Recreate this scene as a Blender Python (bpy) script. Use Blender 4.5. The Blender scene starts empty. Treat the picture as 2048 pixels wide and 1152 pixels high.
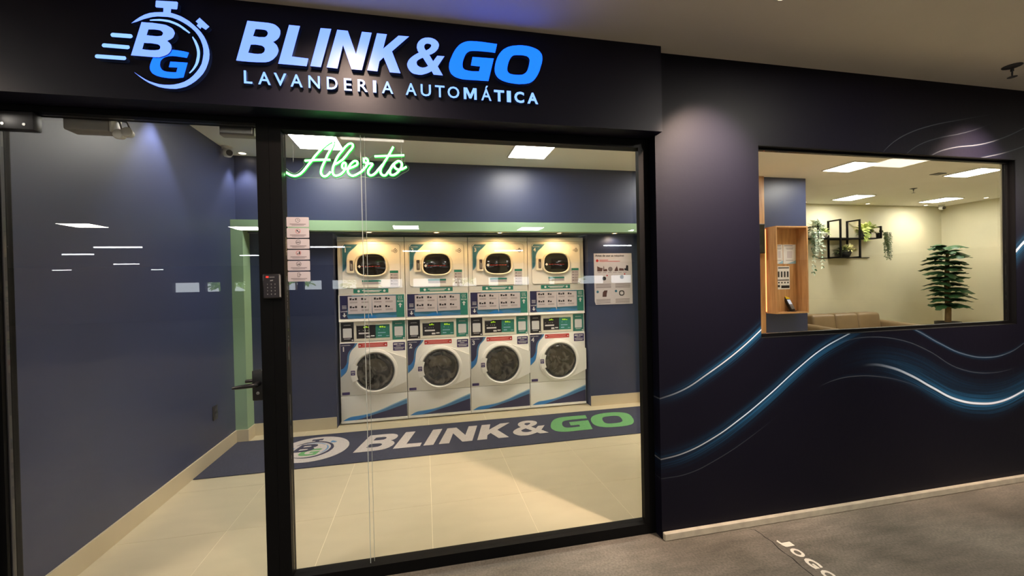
import bpy, bmesh, math, random
from mathutils import Vector, Matrix

# ------------------------------------------------------------------ camera, world, exposure
scene = bpy.context.scene
COL = scene.collection
rt = Vector((0.97803075, -0.20735101, -0.0214806))
up = Vector((0.02280405, 0.0039943, 0.99973197))
fw = Vector((0.20720963, 0.97825846, -0.00863499))
cam_data = bpy.data.cameras.new('camera')
cam_data.sensor_fit = 'HORIZONTAL'
cam_data.sensor_width = 36.0
cam_data.lens = 829.08 / 2048 * 36.0
cam_data.clip_start = 0.02
cam = bpy.data.objects.new('camera', cam_data)
COL.objects.link(cam)
cam.matrix_world = Matrix(((rt.x, up.x, -fw.x, 0.0), (rt.y, up.y, -fw.y, 0.0),
                           (rt.z, up.z, -fw.z, 1.4414), (0, 0, 0, 1)))
scene.camera = cam
scene.view_settings.view_transform = 'Standard'
scene.view_settings.look = 'None'
scene.view_settings.exposure = EXPOSURE = 0.0
scene.view_settings.gamma = 1.0
scene.view_settings.use_curve_mapping = False
for k_, v_ in (('max_bounces', 8), ('diffuse_bounces', 4), ('glossy_bounces', 3), ('transmission_bounces', 4), ('transparent_max_bounces', 12), ('adaptive_threshold', 0.025), ('caustics_reflective', False), ('caustics_refractive', False)):
    setattr(scene.cycles, k_, v_)
world = bpy.data.worlds.new('world')
scene.world = world
world.use_nodes = True
bgn = world.node_tree.nodes['Background']
bgn.inputs[0].default_value = (0.86, 0.93, 1.0, 1)      # bright overcast daylight beyond the car park
bgn.inputs[1].default_value = 4.5

# lamp strengths (each lamp's light is made in its own builder)
PANEL_IN = 53.0
PANEL_OUT = 80.0
TUBE = 16.0
SPOT_OUT = 560.0
SPOT_IN = 55.0
SPOT_ALCOVE = 8.0
SIGN_WHITE = 1.0
SIGN_BLUE = 1.0
NEON = 9.0

# ------------------------------------------------------------------ materials
def srgb(r, g, b):
    f = lambda c: (c / 255 / 12.92) if c / 255 <= 0.04045 else ((c / 255 + 0.055) / 1.055) ** 2.4
    return (f(r), f(g), f(b), 1)

def new_mat(name):
    m = bpy.data.materials.new(name); m.use_nodes = True
    return m, m.node_tree, m.node_tree.nodes['Principled BSDF']

def mat(name, rgb, rough=0.5, metal=0.0, var=0.0, scale=8.0, bump=0.0, bscale=None, spec=0.5, coat=0.0, detail=4.0, stretch=None):
    """procedural paint-like material: colour with noise variation and a fine bump"""
    m, nt, p = new_mat(name)
    c = srgb(*rgb)
    p.inputs['Base Color'].default_value = c
    p.inputs['Roughness'].default_value = rough
    p.inputs['Metallic'].default_value = metal
    p.inputs['Specular IOR Level'].default_value = spec
    p.inputs['Coat Weight'].default_value = coat
    tc = nt.nodes.new('ShaderNodeTexCoord')
    src = tc.outputs['Object']
    if stretch:
        mp = nt.nodes.new('ShaderNodeMapping'); mp.inputs['Scale'].default_value = stretch
        nt.links.new(src, mp.inputs[0]); src = mp.outputs[0]
    nz = nt.nodes.new('ShaderNodeTexNoise'); nz.inputs['Scale'].default_value = scale
    nz.inputs['Detail'].default_value = detail
    nt.links.new(src, nz.inputs['Vector'])
    v = max(var, 0.02)
    rp = nt.nodes.new('ShaderNodeValToRGB')
    rp.color_ramp.elements[0].position = 0.3; rp.color_ramp.elements[1].position = 0.7
    rp.color_ramp.elements[0].color = tuple(x * (1 - v) for x in c[:3]) + (1,)
    rp.color_ramp.elements[1].color = tuple(min(1, x * (1 + v)) for x in c[:3]) + (1,)
    nt.links.new(nz.outputs['Fac'], rp.inputs[0]); nt.links.new(rp.outputs[0], p.inputs['Base Color'])
    if bump:
        n2 = nt.nodes.new('ShaderNodeTexNoise'); n2.inputs['Scale'].default_value = bscale or scale * 10
        n2.inputs['Detail'].default_value = 3
        nt.links.new(src, n2.inputs['Vector'])
        b = nt.nodes.new('ShaderNodeBump'); b.inputs['Strength'].default_value = bump; b.inputs['Distance'].default_value = 0.002
        nt.links.new(n2.outputs['Fac'], b.inputs['Height']); nt.links.new(b.outputs[0], p.inputs['Normal'])
    return m

def emit(name, rgb, strength, base=None, lin=None):
    m, nt, p = new_mat(name)
    p.inputs['Base Color'].default_value = srgb(*(base or [c * .6 for c in rgb]))
    p.inputs['Emission Color'].default_value = (*(c / max(lin) for c in lin), 1) if lin else srgb(*rgb)
    p.inputs['Emission Strength'].default_value = strength * (max(lin) if lin else 1)
    p.inputs['Roughness'].default_value = 0.4
    return m

def clear_glass(name, tint=(1, 1, 1), refl=1.0, ior=1.5):
    """thin architectural glass: Fresnel mix of see-through and mirror"""
    m = bpy.data.materials.new(name); m.use_nodes = True
    nt = m.node_tree
    for n in list(nt.nodes): nt.nodes.remove(n)
    out = nt.nodes.new('ShaderNodeOutputMaterial')
    tr = nt.nodes.new('ShaderNodeBsdfTransparent'); tr.inputs[0].default_value = (*tint, 1)
    gl = nt.nodes.new('ShaderNodeBsdfGlossy'); gl.inputs['Roughness'].default_value = 0.0
    gl.inputs[0].default_value = (refl, refl, refl, 1)
    ge = nt.nodes.new('ShaderNodeNewGeometry')
    def M(op, a, b=None):
        n = nt.nodes.new('ShaderNodeMath'); n.operation = op
        for i, v in enumerate((a, b)):
            if v is None: continue
            if isinstance(v, (int, float)): n.inputs[i].default_value = v
            else: nt.links.new(v, n.inputs[i])
        return n.outputs[0]
    dt = nt.nodes.new('ShaderNodeVectorMath'); dt.operation = 'DOT_PRODUCT'
    nt.links.new(ge.outputs['Normal'], dt.inputs[0]); nt.links.new(ge.outputs['Incoming'], dt.inputs[1])
    r0 = ((ior - 1) / (ior + 1)) ** 2        # Schlick reflectance, the same from both faces
    fr = M('ADD', M('MULTIPLY', M('POWER', M('SUBTRACT', 1.0, M('ABSOLUTE', dt.outputs['Value'])), 5.0), 1 - r0), r0)
    mx = nt.nodes.new('ShaderNodeMixShader')
    nt.links.new(fr, mx.inputs[0]); nt.links.new(tr.outputs[0], mx.inputs[1]); nt.links.new(gl.outputs[0], mx.inputs[2])
    nt.links.new(mx.outputs[0], out.inputs[0])
    return m

def wood_mat(name, a, b):
    m, nt, p = new_mat(name)
    tc = nt.nodes.new('ShaderNodeTexCoord')
    mp = nt.nodes.new('ShaderNodeMapping'); mp.inputs['Scale'].default_value = (14, 14, 1.2)
    nz = nt.nodes.new('ShaderNodeTexNoise'); nz.inputs['Scale'].default_value = 3; nz.inputs['Detail'].default_value = 6
    rp = nt.nodes.new('ShaderNodeValToRGB')
    rp.color_ramp.elements[0].position = 0.35; rp.color_ramp.elements[1].position = 0.68
    rp.color_ramp.elements[0].color = srgb(*a); rp.color_ramp.elements[1].color = srgb(*b)
    nt.links.new(tc.outputs['Object'], mp.inputs[0]); nt.links.new(mp.outputs[0], nz.inputs['Vector'])
    nt.links.new(nz.outputs['Fac'], rp.inputs[0]); nt.links.new(rp.outputs[0], p.inputs['Base Color'])
    p.inputs['Roughness'].default_value = 0.45
    return m

def leaf_mat(name, a, b):
    m, nt, p = new_mat(name)
    g = nt.nodes.new('ShaderNodeNewGeometry')
    rp = nt.nodes.new('ShaderNodeValToRGB')
    rp.color_ramp.elements[0].color = srgb(*a); rp.color_ramp.elements[1].color = srgb(*b)
    nt.links.new(g.outputs['Random Per Island'], rp.inputs[0]); nt.links.new(rp.outputs[0], p.inputs['Base Color'])
    p.inputs['Roughness'].default_value = 0.5
    return m

def speckle_mat(name, a, b, scale, rough=0.95):
    m, nt, p = new_mat(name)
    tc = nt.nodes.new('ShaderNodeTexCoord')
    nz = nt.nodes.new('ShaderNodeTexNoise'); nz.inputs['Scale'].default_value = scale; nz.inputs['Detail'].default_value = 3
    rp = nt.nodes.new('ShaderNodeValToRGB')
    rp.color_ramp.elements[0].position = 0.38; rp.color_ramp.elements[1].position = 0.62
    rp.color_ramp.elements[0].color = srgb(*a); rp.color_ramp.elements[1].color = srgb(*b)
    nt.links.new(tc.outputs['Object'], nz.inputs['Vector']); nt.links.new(nz.outputs['Fac'], rp.inputs[0])
    nt.links.new(rp.outputs[0], p.inputs['Base Color'])
    b_ = nt.nodes.new('ShaderNodeBump'); b_.inputs['Strength'].default_value = 0.4; b_.inputs['Distance'].default_value = 0.002
    nt.links.new(nz.outputs['Fac'], b_.inputs['Height']); nt.links.new(b_.outputs[0], p.inputs['Normal'])
    p.inputs['Roughness'].default_value = rough
    p.inputs['Specular IOR Level'].default_value = 0.2
    return m

def ground_mat(name):
    """worn polished concrete of the car park: blotches, dark tyre scuffs and pale specks"""
    m, nt, p = new_mat(name)
    tc = nt.nodes.new('ShaderNodeTexCoord')
    def noise(scale, detail, stretch=None):
        n = nt.nodes.new('ShaderNodeTexNoise'); n.inputs['Scale'].default_value = scale; n.inputs['Detail'].default_value = detail
        if stretch:
            mp = nt.nodes.new('ShaderNodeMapping'); mp.inputs['Scale'].default_value = stretch
            nt.links.new(tc.outputs['Object'], mp.inputs[0]); nt.links.new(mp.outputs[0], n.inputs['Vector'])
        else: nt.links.new(tc.outputs['Object'], n.inputs['Vector'])
        return n
    n1 = noise(1.6, 5); n2 = noise(90, 3); n3 = noise(5, 6, (1, 3.5, 1))
    r1 = nt.nodes.new('ShaderNodeValToRGB')
    r1.color_ramp.elements[0].position = 0.3; r1.color_ramp.elements[1].position = 0.72
    r1.color_ramp.elements[0].color = srgb(96, 90, 80); r1.color_ramp.elements[1].color = srgb(135, 127, 115)
    nt.links.new(n1.outputs['Fac'], r1.inputs[0])
    r2 = nt.nodes.new('ShaderNodeValToRGB')
    r2.color_ramp.elements[0].position = 0.25; r2.color_ramp.elements[1].position = 0.75
    r2.color_ramp.elements[0].color = (0.62, 0.62, 0.62, 1); r2.color_ramp.elements[1].color = (1.25, 1.25, 1.25, 1)
    nt.links.new(n2.outputs['Fac'], r2.inputs[0])
    r3 = nt.nodes.new('ShaderNodeValToRGB')
    r3.color_ramp.elements[0].position = 0.35; r3.color_ramp.elements[1].position = 0.6
    r3.color_ramp.elements[0].color = (0.75, 0.75, 0.75, 1); r3.color_ramp.elements[1].color = (1, 1, 1, 1)
    nt.links.new(n3.outputs['Fac'], r3.inputs[0])
    def mul(a, b):
        x = nt.nodes.new('ShaderNodeMix'); x.data_type = 'RGBA'; x.blend_type = 'MULTIPLY'; x.inputs['Factor'].default_value = 1
        nt.links.new(a, x.inputs[6]); nt.links.new(b, x.inputs[7]); return x.outputs[2]
    nt.links.new(mul(mul(r1.outputs[0], r2.outputs[0]), r3.outputs[0]), p.inputs['Base Color'])
    mr = nt.nodes.new('ShaderNodeMapRange'); mr.inputs[3].default_value = 0.32; mr.inputs[4].default_value = 0.6
    nt.links.new(n1.outputs['Fac'], mr.inputs[0]); nt.links.new(mr.outputs[0], p.inputs['Roughness'])
    b_ = nt.nodes.new('ShaderNodeBump'); b_.inputs['Strength'].default_value = 0.25; b_.inputs['Distance'].default_value = 0.002
    nt.links.new(n2.outputs['Fac'], b_.inputs['Height']); nt.links.new(b_.outputs[0], p.inputs['Normal'])
    return m

def mural_mat(name):
    """printed mural: near-black navy with sweeping blue-white light trails z = f(x), each drawn with a float curve"""
    m, nt, p = new_mat(name)
    L = nt.links.new
    tc = nt.nodes.new('ShaderNodeTexCoord')
    sp = nt.nodes.new('ShaderNodeSeparateXYZ'); L(tc.outputs['Object'], sp.inputs[0])
    X, Z = sp.outputs[0], sp.outputs[2]
    def M(op, a, b=None, clamp=False):
        n = nt.nodes.new('ShaderNodeMath'); n.operation = op; n.use_clamp = clamp
        for i, v in enumerate((a, b)):
            if v is None: continue
            if isinstance(v, (int, float)): n.inputs[i].default_value = v
            else: L(v, n.inputs[i])
        return n.outputs[0]
    def smooth(v, a, b):
        n = nt.nodes.new('ShaderNodeMapRange'); n.interpolation_type = 'SMOOTHSTEP'
        n.inputs[1].default_value = a; n.inputs[2].default_value = b
        L(v, n.inputs[0]); return n.outputs[0]
    XA, XB = 1.0, 5.5
    xn = M('DIVIDE', M('SUBTRACT', X, XA), XB - XA)
    def rgb_scale(col, v):
        n = nt.nodes.new('ShaderNodeVectorMath'); n.operation = 'SCALE'
        n.inputs[0].default_value = col[:3]; L(v, n.inputs['Scale']); return n.outputs[0]
    def vadd(a, b):
        n = nt.nodes.new('ShaderNodeVectorMath'); n.operation = 'ADD'
        if isinstance(a, tuple): n.inputs[0].default_value = a
        else: L(a, n.inputs[0])
        L(b, n.inputs[1]); return n.outputs[0]
    total = srgb(10, 9, 21)[:3]
    white, blue = srgb(225, 235, 245), srgb(42, 112, 158)
    trails = [  # points, fade-in, fade-out, core half width, halo half width, core gain, halo gain, halo offset
        ([(1.0, .735), (1.259, .784), (1.417, .825), (1.572, .903), (1.765, 1.016), (1.93, 1.135), (2.2, 1.36)], (1.15, 1.95), (2.2, 2.5), .0048, .036, .8, .8, .0),
        ([(1.0, .42), (1.26, .445), (1.41, .466), (1.596, .53), (1.789, .63), (1.989, .755), (2.196, .898), (2.374, 1.005), (2.547, 1.077), (2.9, 1.2)], (1.0, 2.0), (2.3, 2.8), .0042, .042, .85, .75, -.012),
        ([(2.3, .98), (2.546, 1.045), (2.723, 1.062), (3.012, 1.025), (3.211, .952), (3.478, .818), (3.737, .769), (3.984, .786), (4.3, .86)], (2.4, 2.7), (3.6, 4.1), .003, .012, .05, .07, .0),
        ([(2.478, .80), (2.626, .872), (2.739, .887), (2.892, .862), (3.067, .797), (3.247, .706), (3.454, .611), (3.668, .566), (3.845, .564), (4.08, .624), (4.5, .80), (5.2, 1.2)], (2.65, 3.5), (5.6, 6), .0085, .055, .95, .95, .0),
        ([(2.2, .80), (2.626, .93), (2.892, .93), (3.15, .86), (3.35, .76), (3.6, .67), (3.845, .655), (4.08, .71), (4.5, .88)], (2.3, 3.3), (4.2, 5), .0005, .06, .0, .15, .0),
        ([(2.9, 1.18), (3.152, 1.072), (3.314, .994), (3.523, .911), (3.739, .875), (3.94, .896), (4.085, .955), (4.4, 1.12)], (2.9, 3.2), (3.7, 4.3), .0035, .011, .10, .35, .0),
        ([(1.1, .335), (1.258, .338), (1.438, .348), (1.641, .414), (1.836, .506), (2.1, .66)], (1.0, 1.5), (1.7, 2.1), .003, .01, .03, .03, .0),
        ([(2.1, .68), (2.263, .741), (2.46, .808), (2.625, .822), (2.814, .806), (3.007, .762), (3.308, .646), (3.6, .54)], (2.3, 2.6), (2.7, 3.4), .003, .012, .06, .08, .0),
        ([(2.8, 2.15), (2.879, 2.241), (2.965, 2.305), (3.071, 2.358), (3.249, 2.416), (3.525, 2.475), (3.814, 2.528), (4.2, 2.58)], (2.8, 2.95), (3.3, 3.9), .003, .008, .06, .03, .0),
        ([(3.0, 2.17), (3.068, 2.236), (3.175, 2.295), (3.338, 2.345), (3.524, 2.383), (3.715, 2.436), (4.0, 2.55)], (2.95, 3.1), (3.4, 3.9), .003, .008, .05, .03, .0),
        ([(3.2, 2.18), (3.282, 2.234), (3.429, 2.28), (3.713, 2.322), (3.91, 2.375), (4.108, 2.451), (4.5, 2.62)], (3.2, 3.3), (4.2, 4.8), .004, .01, .08, .04, .0),
        ([(3.6, 2.21), (3.751, 2.238), (3.908, 2.27), (4.106, 2.326), (4.6, 2.5)], (3.65, 3.8), (4.4, 5), .004, .01, .07, .04, .0),
        ([(2.3, .98), (2.8, 1.2), (3.4, 1.3), (4.0, 1.583), (4.032, 1.609), (4.096, 1.66), (4.6, 1.95)], (3.6, 3.9), (5.2, 6), .012, .06, .9, .8, -.02),
    ]
    for i, (pts, fi, fo, cw, hw, cg, hg, off) in enumerate(trails):
        fc = nt.nodes.new('ShaderNodeFloatCurve')
        cv = fc.mapping.curves[0]
        q = [((x - XA) / (XB - XA), z / 2.75) for x, z in pts]
        while len(cv.points) < len(q): cv.points.new(0.5, 0.5)
        for k, (a, b) in enumerate(q): cv.points[k].location = (a, b)
        fc.mapping.update()
        L(xn, fc.inputs['Value'])
        d = M('SUBTRACT', Z, M('MULTIPLY', fc.outputs[0], 2.75))
        fade = M('MULTIPLY', smooth(X, *fi), M('SUBTRACT', 1.0, smooth(X, *fo)))
        # streaks running along the trail
        cb = nt.nodes.new('ShaderNodeCombineXYZ')
        L(M('MULTIPLY', X, 1.3), cb.inputs[0]); L(M('MULTIPLY', d, 95.0), cb.inputs[1]); cb.inputs[2].default_value = i * 7.3
        nz = nt.nodes.new('ShaderNodeTexNoise'); nz.inputs['Scale'].default_value = 1.0; nz.inputs['Detail'].default_value = 3
        L(cb.outputs[0], nz.inputs['Vector'])
        streak = smooth(nz.outputs['Fac'], 0.32, 0.72)
        a = M('ABSOLUTE', d)
        core = M('SUBTRACT', 1.0, smooth(a, cw * 0.35, cw * 1.25))
        e = M('DIVIDE', M('SUBTRACT', d, off), hw)
        halo = M('POWER', 2.718, M('MULTIPLY', M('MULTIPLY', e, e), -1.0))
        halo = M('MULTIPLY', halo, M('ADD', M('MULTIPLY', streak, 0.88), 0.12))
        if cg: total = vadd(total, rgb_scale(white, M('MULTIPLY', M('MULTIPLY', core, fade), cg)))
        total = vadd(total, rgb_scale(blue, M('MULTIPLY', M('MULTIPLY', halo, fade), hg * .75)))
    L(total, p.inputs['Base Color'])
    p.inputs['Roughness'].default_value = 0.45
    p.inputs['Specular IOR Level'].default_value = 0.14
    n2 = nt.nodes.new('ShaderNodeTexNoise'); n2.inputs['Scale'].default_value = 30; n2.inputs['Detail'].default_value = 4
    L(tc.outputs['Object'], n2.inputs['Vector'])
    b_ = nt.nodes.new('ShaderNodeBump'); b_.inputs['Strength'].default_value = 0.12; b_.inputs['Distance'].default_value = 0.004
    L(n2.outputs['Fac'], b_.inputs['Height']); L(b_.outputs[0], p.inputs['Normal'])
    return m

def drum_mat(name):
    """dark drum behind the glass, with paler grey noise swirls"""
    m, nt, p = new_mat(name)
    tc = nt.nodes.new('ShaderNodeTexCoord')
    mp = nt.nodes.new('ShaderNodeMapping'); mp.inputs['Location'].default_value = (-.355, 0, -.549)
    wv = nt.nodes.new('ShaderNodeTexNoise')
    wv.inputs['Scale'].default_value = 5.5; wv.inputs['Distortion'].default_value = 3.2; wv.inputs['Detail'].default_value = 2
    nt.links.new(tc.outputs['Object'], mp.inputs[0]); nt.links.new(mp.outputs[0], wv.inputs['Vector'])
    rp = nt.nodes.new('ShaderNodeValToRGB')
    rp.color_ramp.elements[0].position = 0.42; rp.color_ramp.elements[1].position = 0.75
    rp.color_ramp.elements[0].color = srgb(22, 21, 20); rp.color_ramp.elements[1].color = srgb(92, 88, 82)
    nt.links.new(wv.outputs['Fac'], rp.inputs[0]); nt.links.new(rp.outputs[0], p.inputs['Base Color'])
    p.inputs['Roughness'].default_value = 0.1; p.inputs['Coat Weight'].default_value = 0.7
    return m

MT = {}
def setup_materials():
    M = MT
    M['navy'] = mat('navy_wall_paint', (47, 55, 86), 0.42, var=0.05, scale=2.5, bump=0.08, bscale=60)
    M['fascia'] = mat('dark_fascia_paint', (13, 12, 29), 0.45, spec=0.25, var=0.08, scale=3, bump=0.08, bscale=40)
    M['green'] = mat('sage_green_paint', (142, 174, 140), 0.5, var=0.03, scale=3, bump=0.05)
    M['cream'] = mat('cream_wall_paint', (205, 199, 170), 0.75, var=0.03, scale=4, bump=0.15, bscale=90)
    M['ceil'] = mat('white_ceiling_paint', (238, 234, 226), 0.85, var=0.02, scale=3, bump=0.08, bscale=70)
    M['ceil_out'] = mat('grey_white_soffit_paint', (238, 233, 224), 0.85, var=0.03, scale=2, bump=0.1, bscale=60)
    M['tile'] = mat('beige_porcelain_tile', (196, 186, 156), 0.32, var=0.045, scale=3.5, detail=8, stretch=(1, 3, 1))
    M['grout'] = mat('pale_grout', (246, 236, 210), 0.9, var=0.04, scale=40)
    M['skirting'] = mat('beige_tile_skirting', (196, 184, 156), 0.45, var=0.04, scale=4)
    M['ground'] = ground_mat('worn_grey_concrete')
    M['kerb'] = mat('chipped_concrete_skirting', (168, 160, 142), 0.75, var=0.14, scale=14, bump=0.3, bscale=60)
    M['mural'] = mural_mat('light_trail_mural')
    M['frame'] = mat('black_aluminium', (6, 6, 7), 0.5, var=0.1, scale=20, spec=0.12)
    M['blackplastic'] = mat('black_plastic', (16, 16, 18), 0.3, var=0.08, scale=30)
    M['glass'] = clear_glass('shop_glass', (0.985, 0.99, 0.985))
    M['glass_edge'] = mat('glass_edge_silicone', (190, 196, 190), 0.25, var=0.05)
    M['white'] = mat('white_enamel', (244, 242, 236), 0.3, var=0.02, scale=3)
    M['ivory'] = mat('ivory_plastic', (234, 229, 212), 0.32, var=0.02, scale=5)
    M['seam'] = mat('dark_gap', (40, 38, 36), 0.8, var=0.1)
    M['plainwhite'] = mat('white_print', (226, 224, 224), 0.5, var=0.02)
    M['pinkwhite'] = mat('white_vinyl_paper', (204, 196, 201), 0.5, var=0.02)
    M['teal'] = mat('teal_print', (44, 128, 114), 0.45, var=0.04)
    M['tealblue'] = mat('teal_blue_print', (52, 112, 140), 0.45, var=0.04)
    M['navyprint'] = mat('navy_print', (36, 36, 78), 0.45, var=0.05)
    M['blue'] = mat('bright_blue_print', (36, 124, 200), 0.45, var=0.05)
    M['midblue'] = mat('mid_blue_print', (74, 130, 178), 0.45, var=0.05)
    M['lightblue'] = mat('pale_blue_print', (150, 190, 214), 0.45, var=0.05)
    M['blackprint'] = mat('black_print', (26, 22, 30), 0.45, var=0.05)
    M['greyprint'] = mat('grey_print', (128, 118, 122), 0.5, var=0.05)
    M['redprint'] = mat('red_print', (196, 40, 40), 0.45, var=0.05)
    M['purple'] = mat('violet_print', (60, 44, 104), 0.45, var=0.05)
    M['brownprint'] = mat('brown_print', (86, 58, 58), 0.5, var=0.15, scale=60)
    M['darkglass'] = mat('dark_door_glass', (30, 29, 28), 0.08, var=0.6, scale=7, coat=0.6)
    M['drumglass'] = drum_mat('drum_behind_glass')
    M['chrome'] = mat('brushed_metal', (150, 150, 148), 0.28, metal=1.0, var=0.05, scale=40)
    M['grey'] = mat('grey_plastic', (150, 148, 146), 0.4, var=0.04)
    M['darkgrey'] = mat('dark_grey_plastic', (60, 60, 64), 0.4, var=0.06)
    M['whiteplastic'] = mat('white_plastic', (224, 222, 216), 0.35, var=0.03)
    M['wood'] = wood_mat('light_oak_veneer', (176, 128, 82), (206, 160, 110))
    M['leather'] = mat('tan_leather', (134, 112, 82), 0.42, var=0.07, scale=9, bump=0.25, bscale=160)
    M['mat'] = speckle_mat('navy_carpet', (42, 46, 62), (62, 66, 84), 260)
    M['matgrey'] = speckle_mat('grey_carpet_inlay', (160, 155, 150), (200, 195, 190), 260)
    M['matgreen'] = speckle_mat('green_carpet_inlay', (78, 138, 84), (112, 168, 112), 260)
    M['matdark'] = speckle_mat('dark_carpet_inlay', (40, 44, 62), (60, 62, 84), 260)
    M['paint'] = mat('white_road_paint', (224, 216, 200), 0.6, var=0.08, scale=40, bump=0.2)
    M['crack'] = mat('dark_crack', (40, 37, 33), 0.95, var=0.2, scale=60)
    M['pot_black'] = mat('black_ceramic', (38, 38, 40), 0.45, var=0.12, scale=30)
    M['pot_white'] = mat('white_ceramic', (206, 202, 194), 0.35, var=0.04)
    M['soil'] = mat('soil', (50, 38, 28), 0.95, var=0.3, scale=60)
    M['trunk'] = mat('brown_trunk', (120, 96, 62), 0.85, var=0.25, scale=30, bump=0.5, bscale=60, stretch=(3, 3, .6))
    M['leaf_palm'] = mat('dark_green_leaf', (50, 84, 50), 0.4, var=0.3, scale=12)
    M['leaf_lime'] = leaf_mat('lime_leaves', (120, 150, 60), (206, 214, 130))
    M['leaf_green'] = leaf_mat('green_leaves', (58, 100, 52), (130, 164, 92))
    M['leaf_var'] = leaf_mat('variegated_leaves', (50, 92, 50), (226, 232, 212))
    M['leaf_dark'] = leaf_mat('dark_leaves', (44, 62, 34), (104, 122, 70))
    M['flower'] = leaf_mat('cream_flowers', (228, 222, 150), (246, 242, 206))
    M['tree'] = leaf_mat('tree_leaves', (110, 160, 60), (200, 225, 120))
    M['acrylic'] = clear_glass('clear_acrylic', (0.94, 0.97, 0.94), 0.8)
    M['acrylic_edge'] = mat('acrylic_edge', (196, 214, 196), 0.2, var=0.05)
    M['sign_white'] = emit('lit_white_acrylic', (150, 192, 255), SIGN_WHITE, (40, 50, 80), lin=(.30, .53, 2.4))
    M['sign_blue'] = emit('lit_blue_acrylic', (32, 140, 255), SIGN_BLUE, (10, 40, 90), lin=(.014, .26, 3.0))
    M['sign_tag'] = emit('lit_tagline_acrylic', (160, 215, 255), SIGN_WHITE, (40, 50, 80), lin=(.36, .70, 1.8))
    M['sign_side'] = mat('sign_letter_return', (52, 74, 128), 0.4, var=0.05)
    M['neon'] = emit('green_neon', (140, 255, 150), NEON, (200, 255, 210))
    M['neon_halo'] = emit('green_neon_halo', (24, 230, 60), 0.9, (60, 200, 90))
    M['panel_in'] = emit('led_panel_diffuser', (255, 249, 237), PANEL_IN)
    M['panel_out'] = emit('led_panel_diffuser_outside', (255, 246, 232), PANEL_OUT)
    M['panel_dim'] = emit('dimmed_led_panel_diffuser', (255, 244, 224), 10.0)  # mirrored panels set dimmer than the rest to soften their reflections
    M['tube'] = emit('fluorescent_tube', (245, 250, 255), TUBE)
    M['lens_warm'] = emit('warm_lamp_lens', (255, 214, 150), 14.0)
    M['lens_in'] = emit('lamp_lens', (255, 236, 205), 12.0)
    M['led_green'] = emit('green_display_digits', (190, 240, 40), .7)
    M['led_red'] = emit('red_indicator', (255, 40, 30), 3.0)
    M['screen_lit'] = emit('lit_white_screen', (220, 225, 235), 0.7)
    M['led_orange'] = emit('orange_led_strip', (255, 150, 90), 3.5)
setup_materials()
for k_ in ('led_green', 'led_red', 'screen_lit', 'lens_warm', 'lens_in', 'neon_halo'):
    MT[k_].cycles.emission_sampling = 'NONE'      # weak glows: no direct light sampling needed

# ------------------------------------------------------------------ mesh helpers
def link(name, me, m=None, parent=None):
    o = bpy.data.objects.new(name, me); COL.objects.link(o)
    if m is not None and me is not None and not me.materials: me.materials.append(MT[m] if isinstance(m, str) else m)
    if parent is not None: o.parent = parent
    return o

def tag(o, label=None, cat=None, group=None, kind=None):
    if label: o['label'] = label
    if cat: o['category'] = cat
    if group: o['group'] = group
    if kind: o['kind'] = kind
    return o

def thing(name, label, cat, loc=(0, 0, 0), rz=0.0, group=None):
    o = bpy.data.objects.new(name, None); COL.objects.link(o)
    o.location = loc; o.rotation_euler = (0, 0, rz); o.empty_display_size = 0.1
    return tag(o, label, cat, group)

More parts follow.
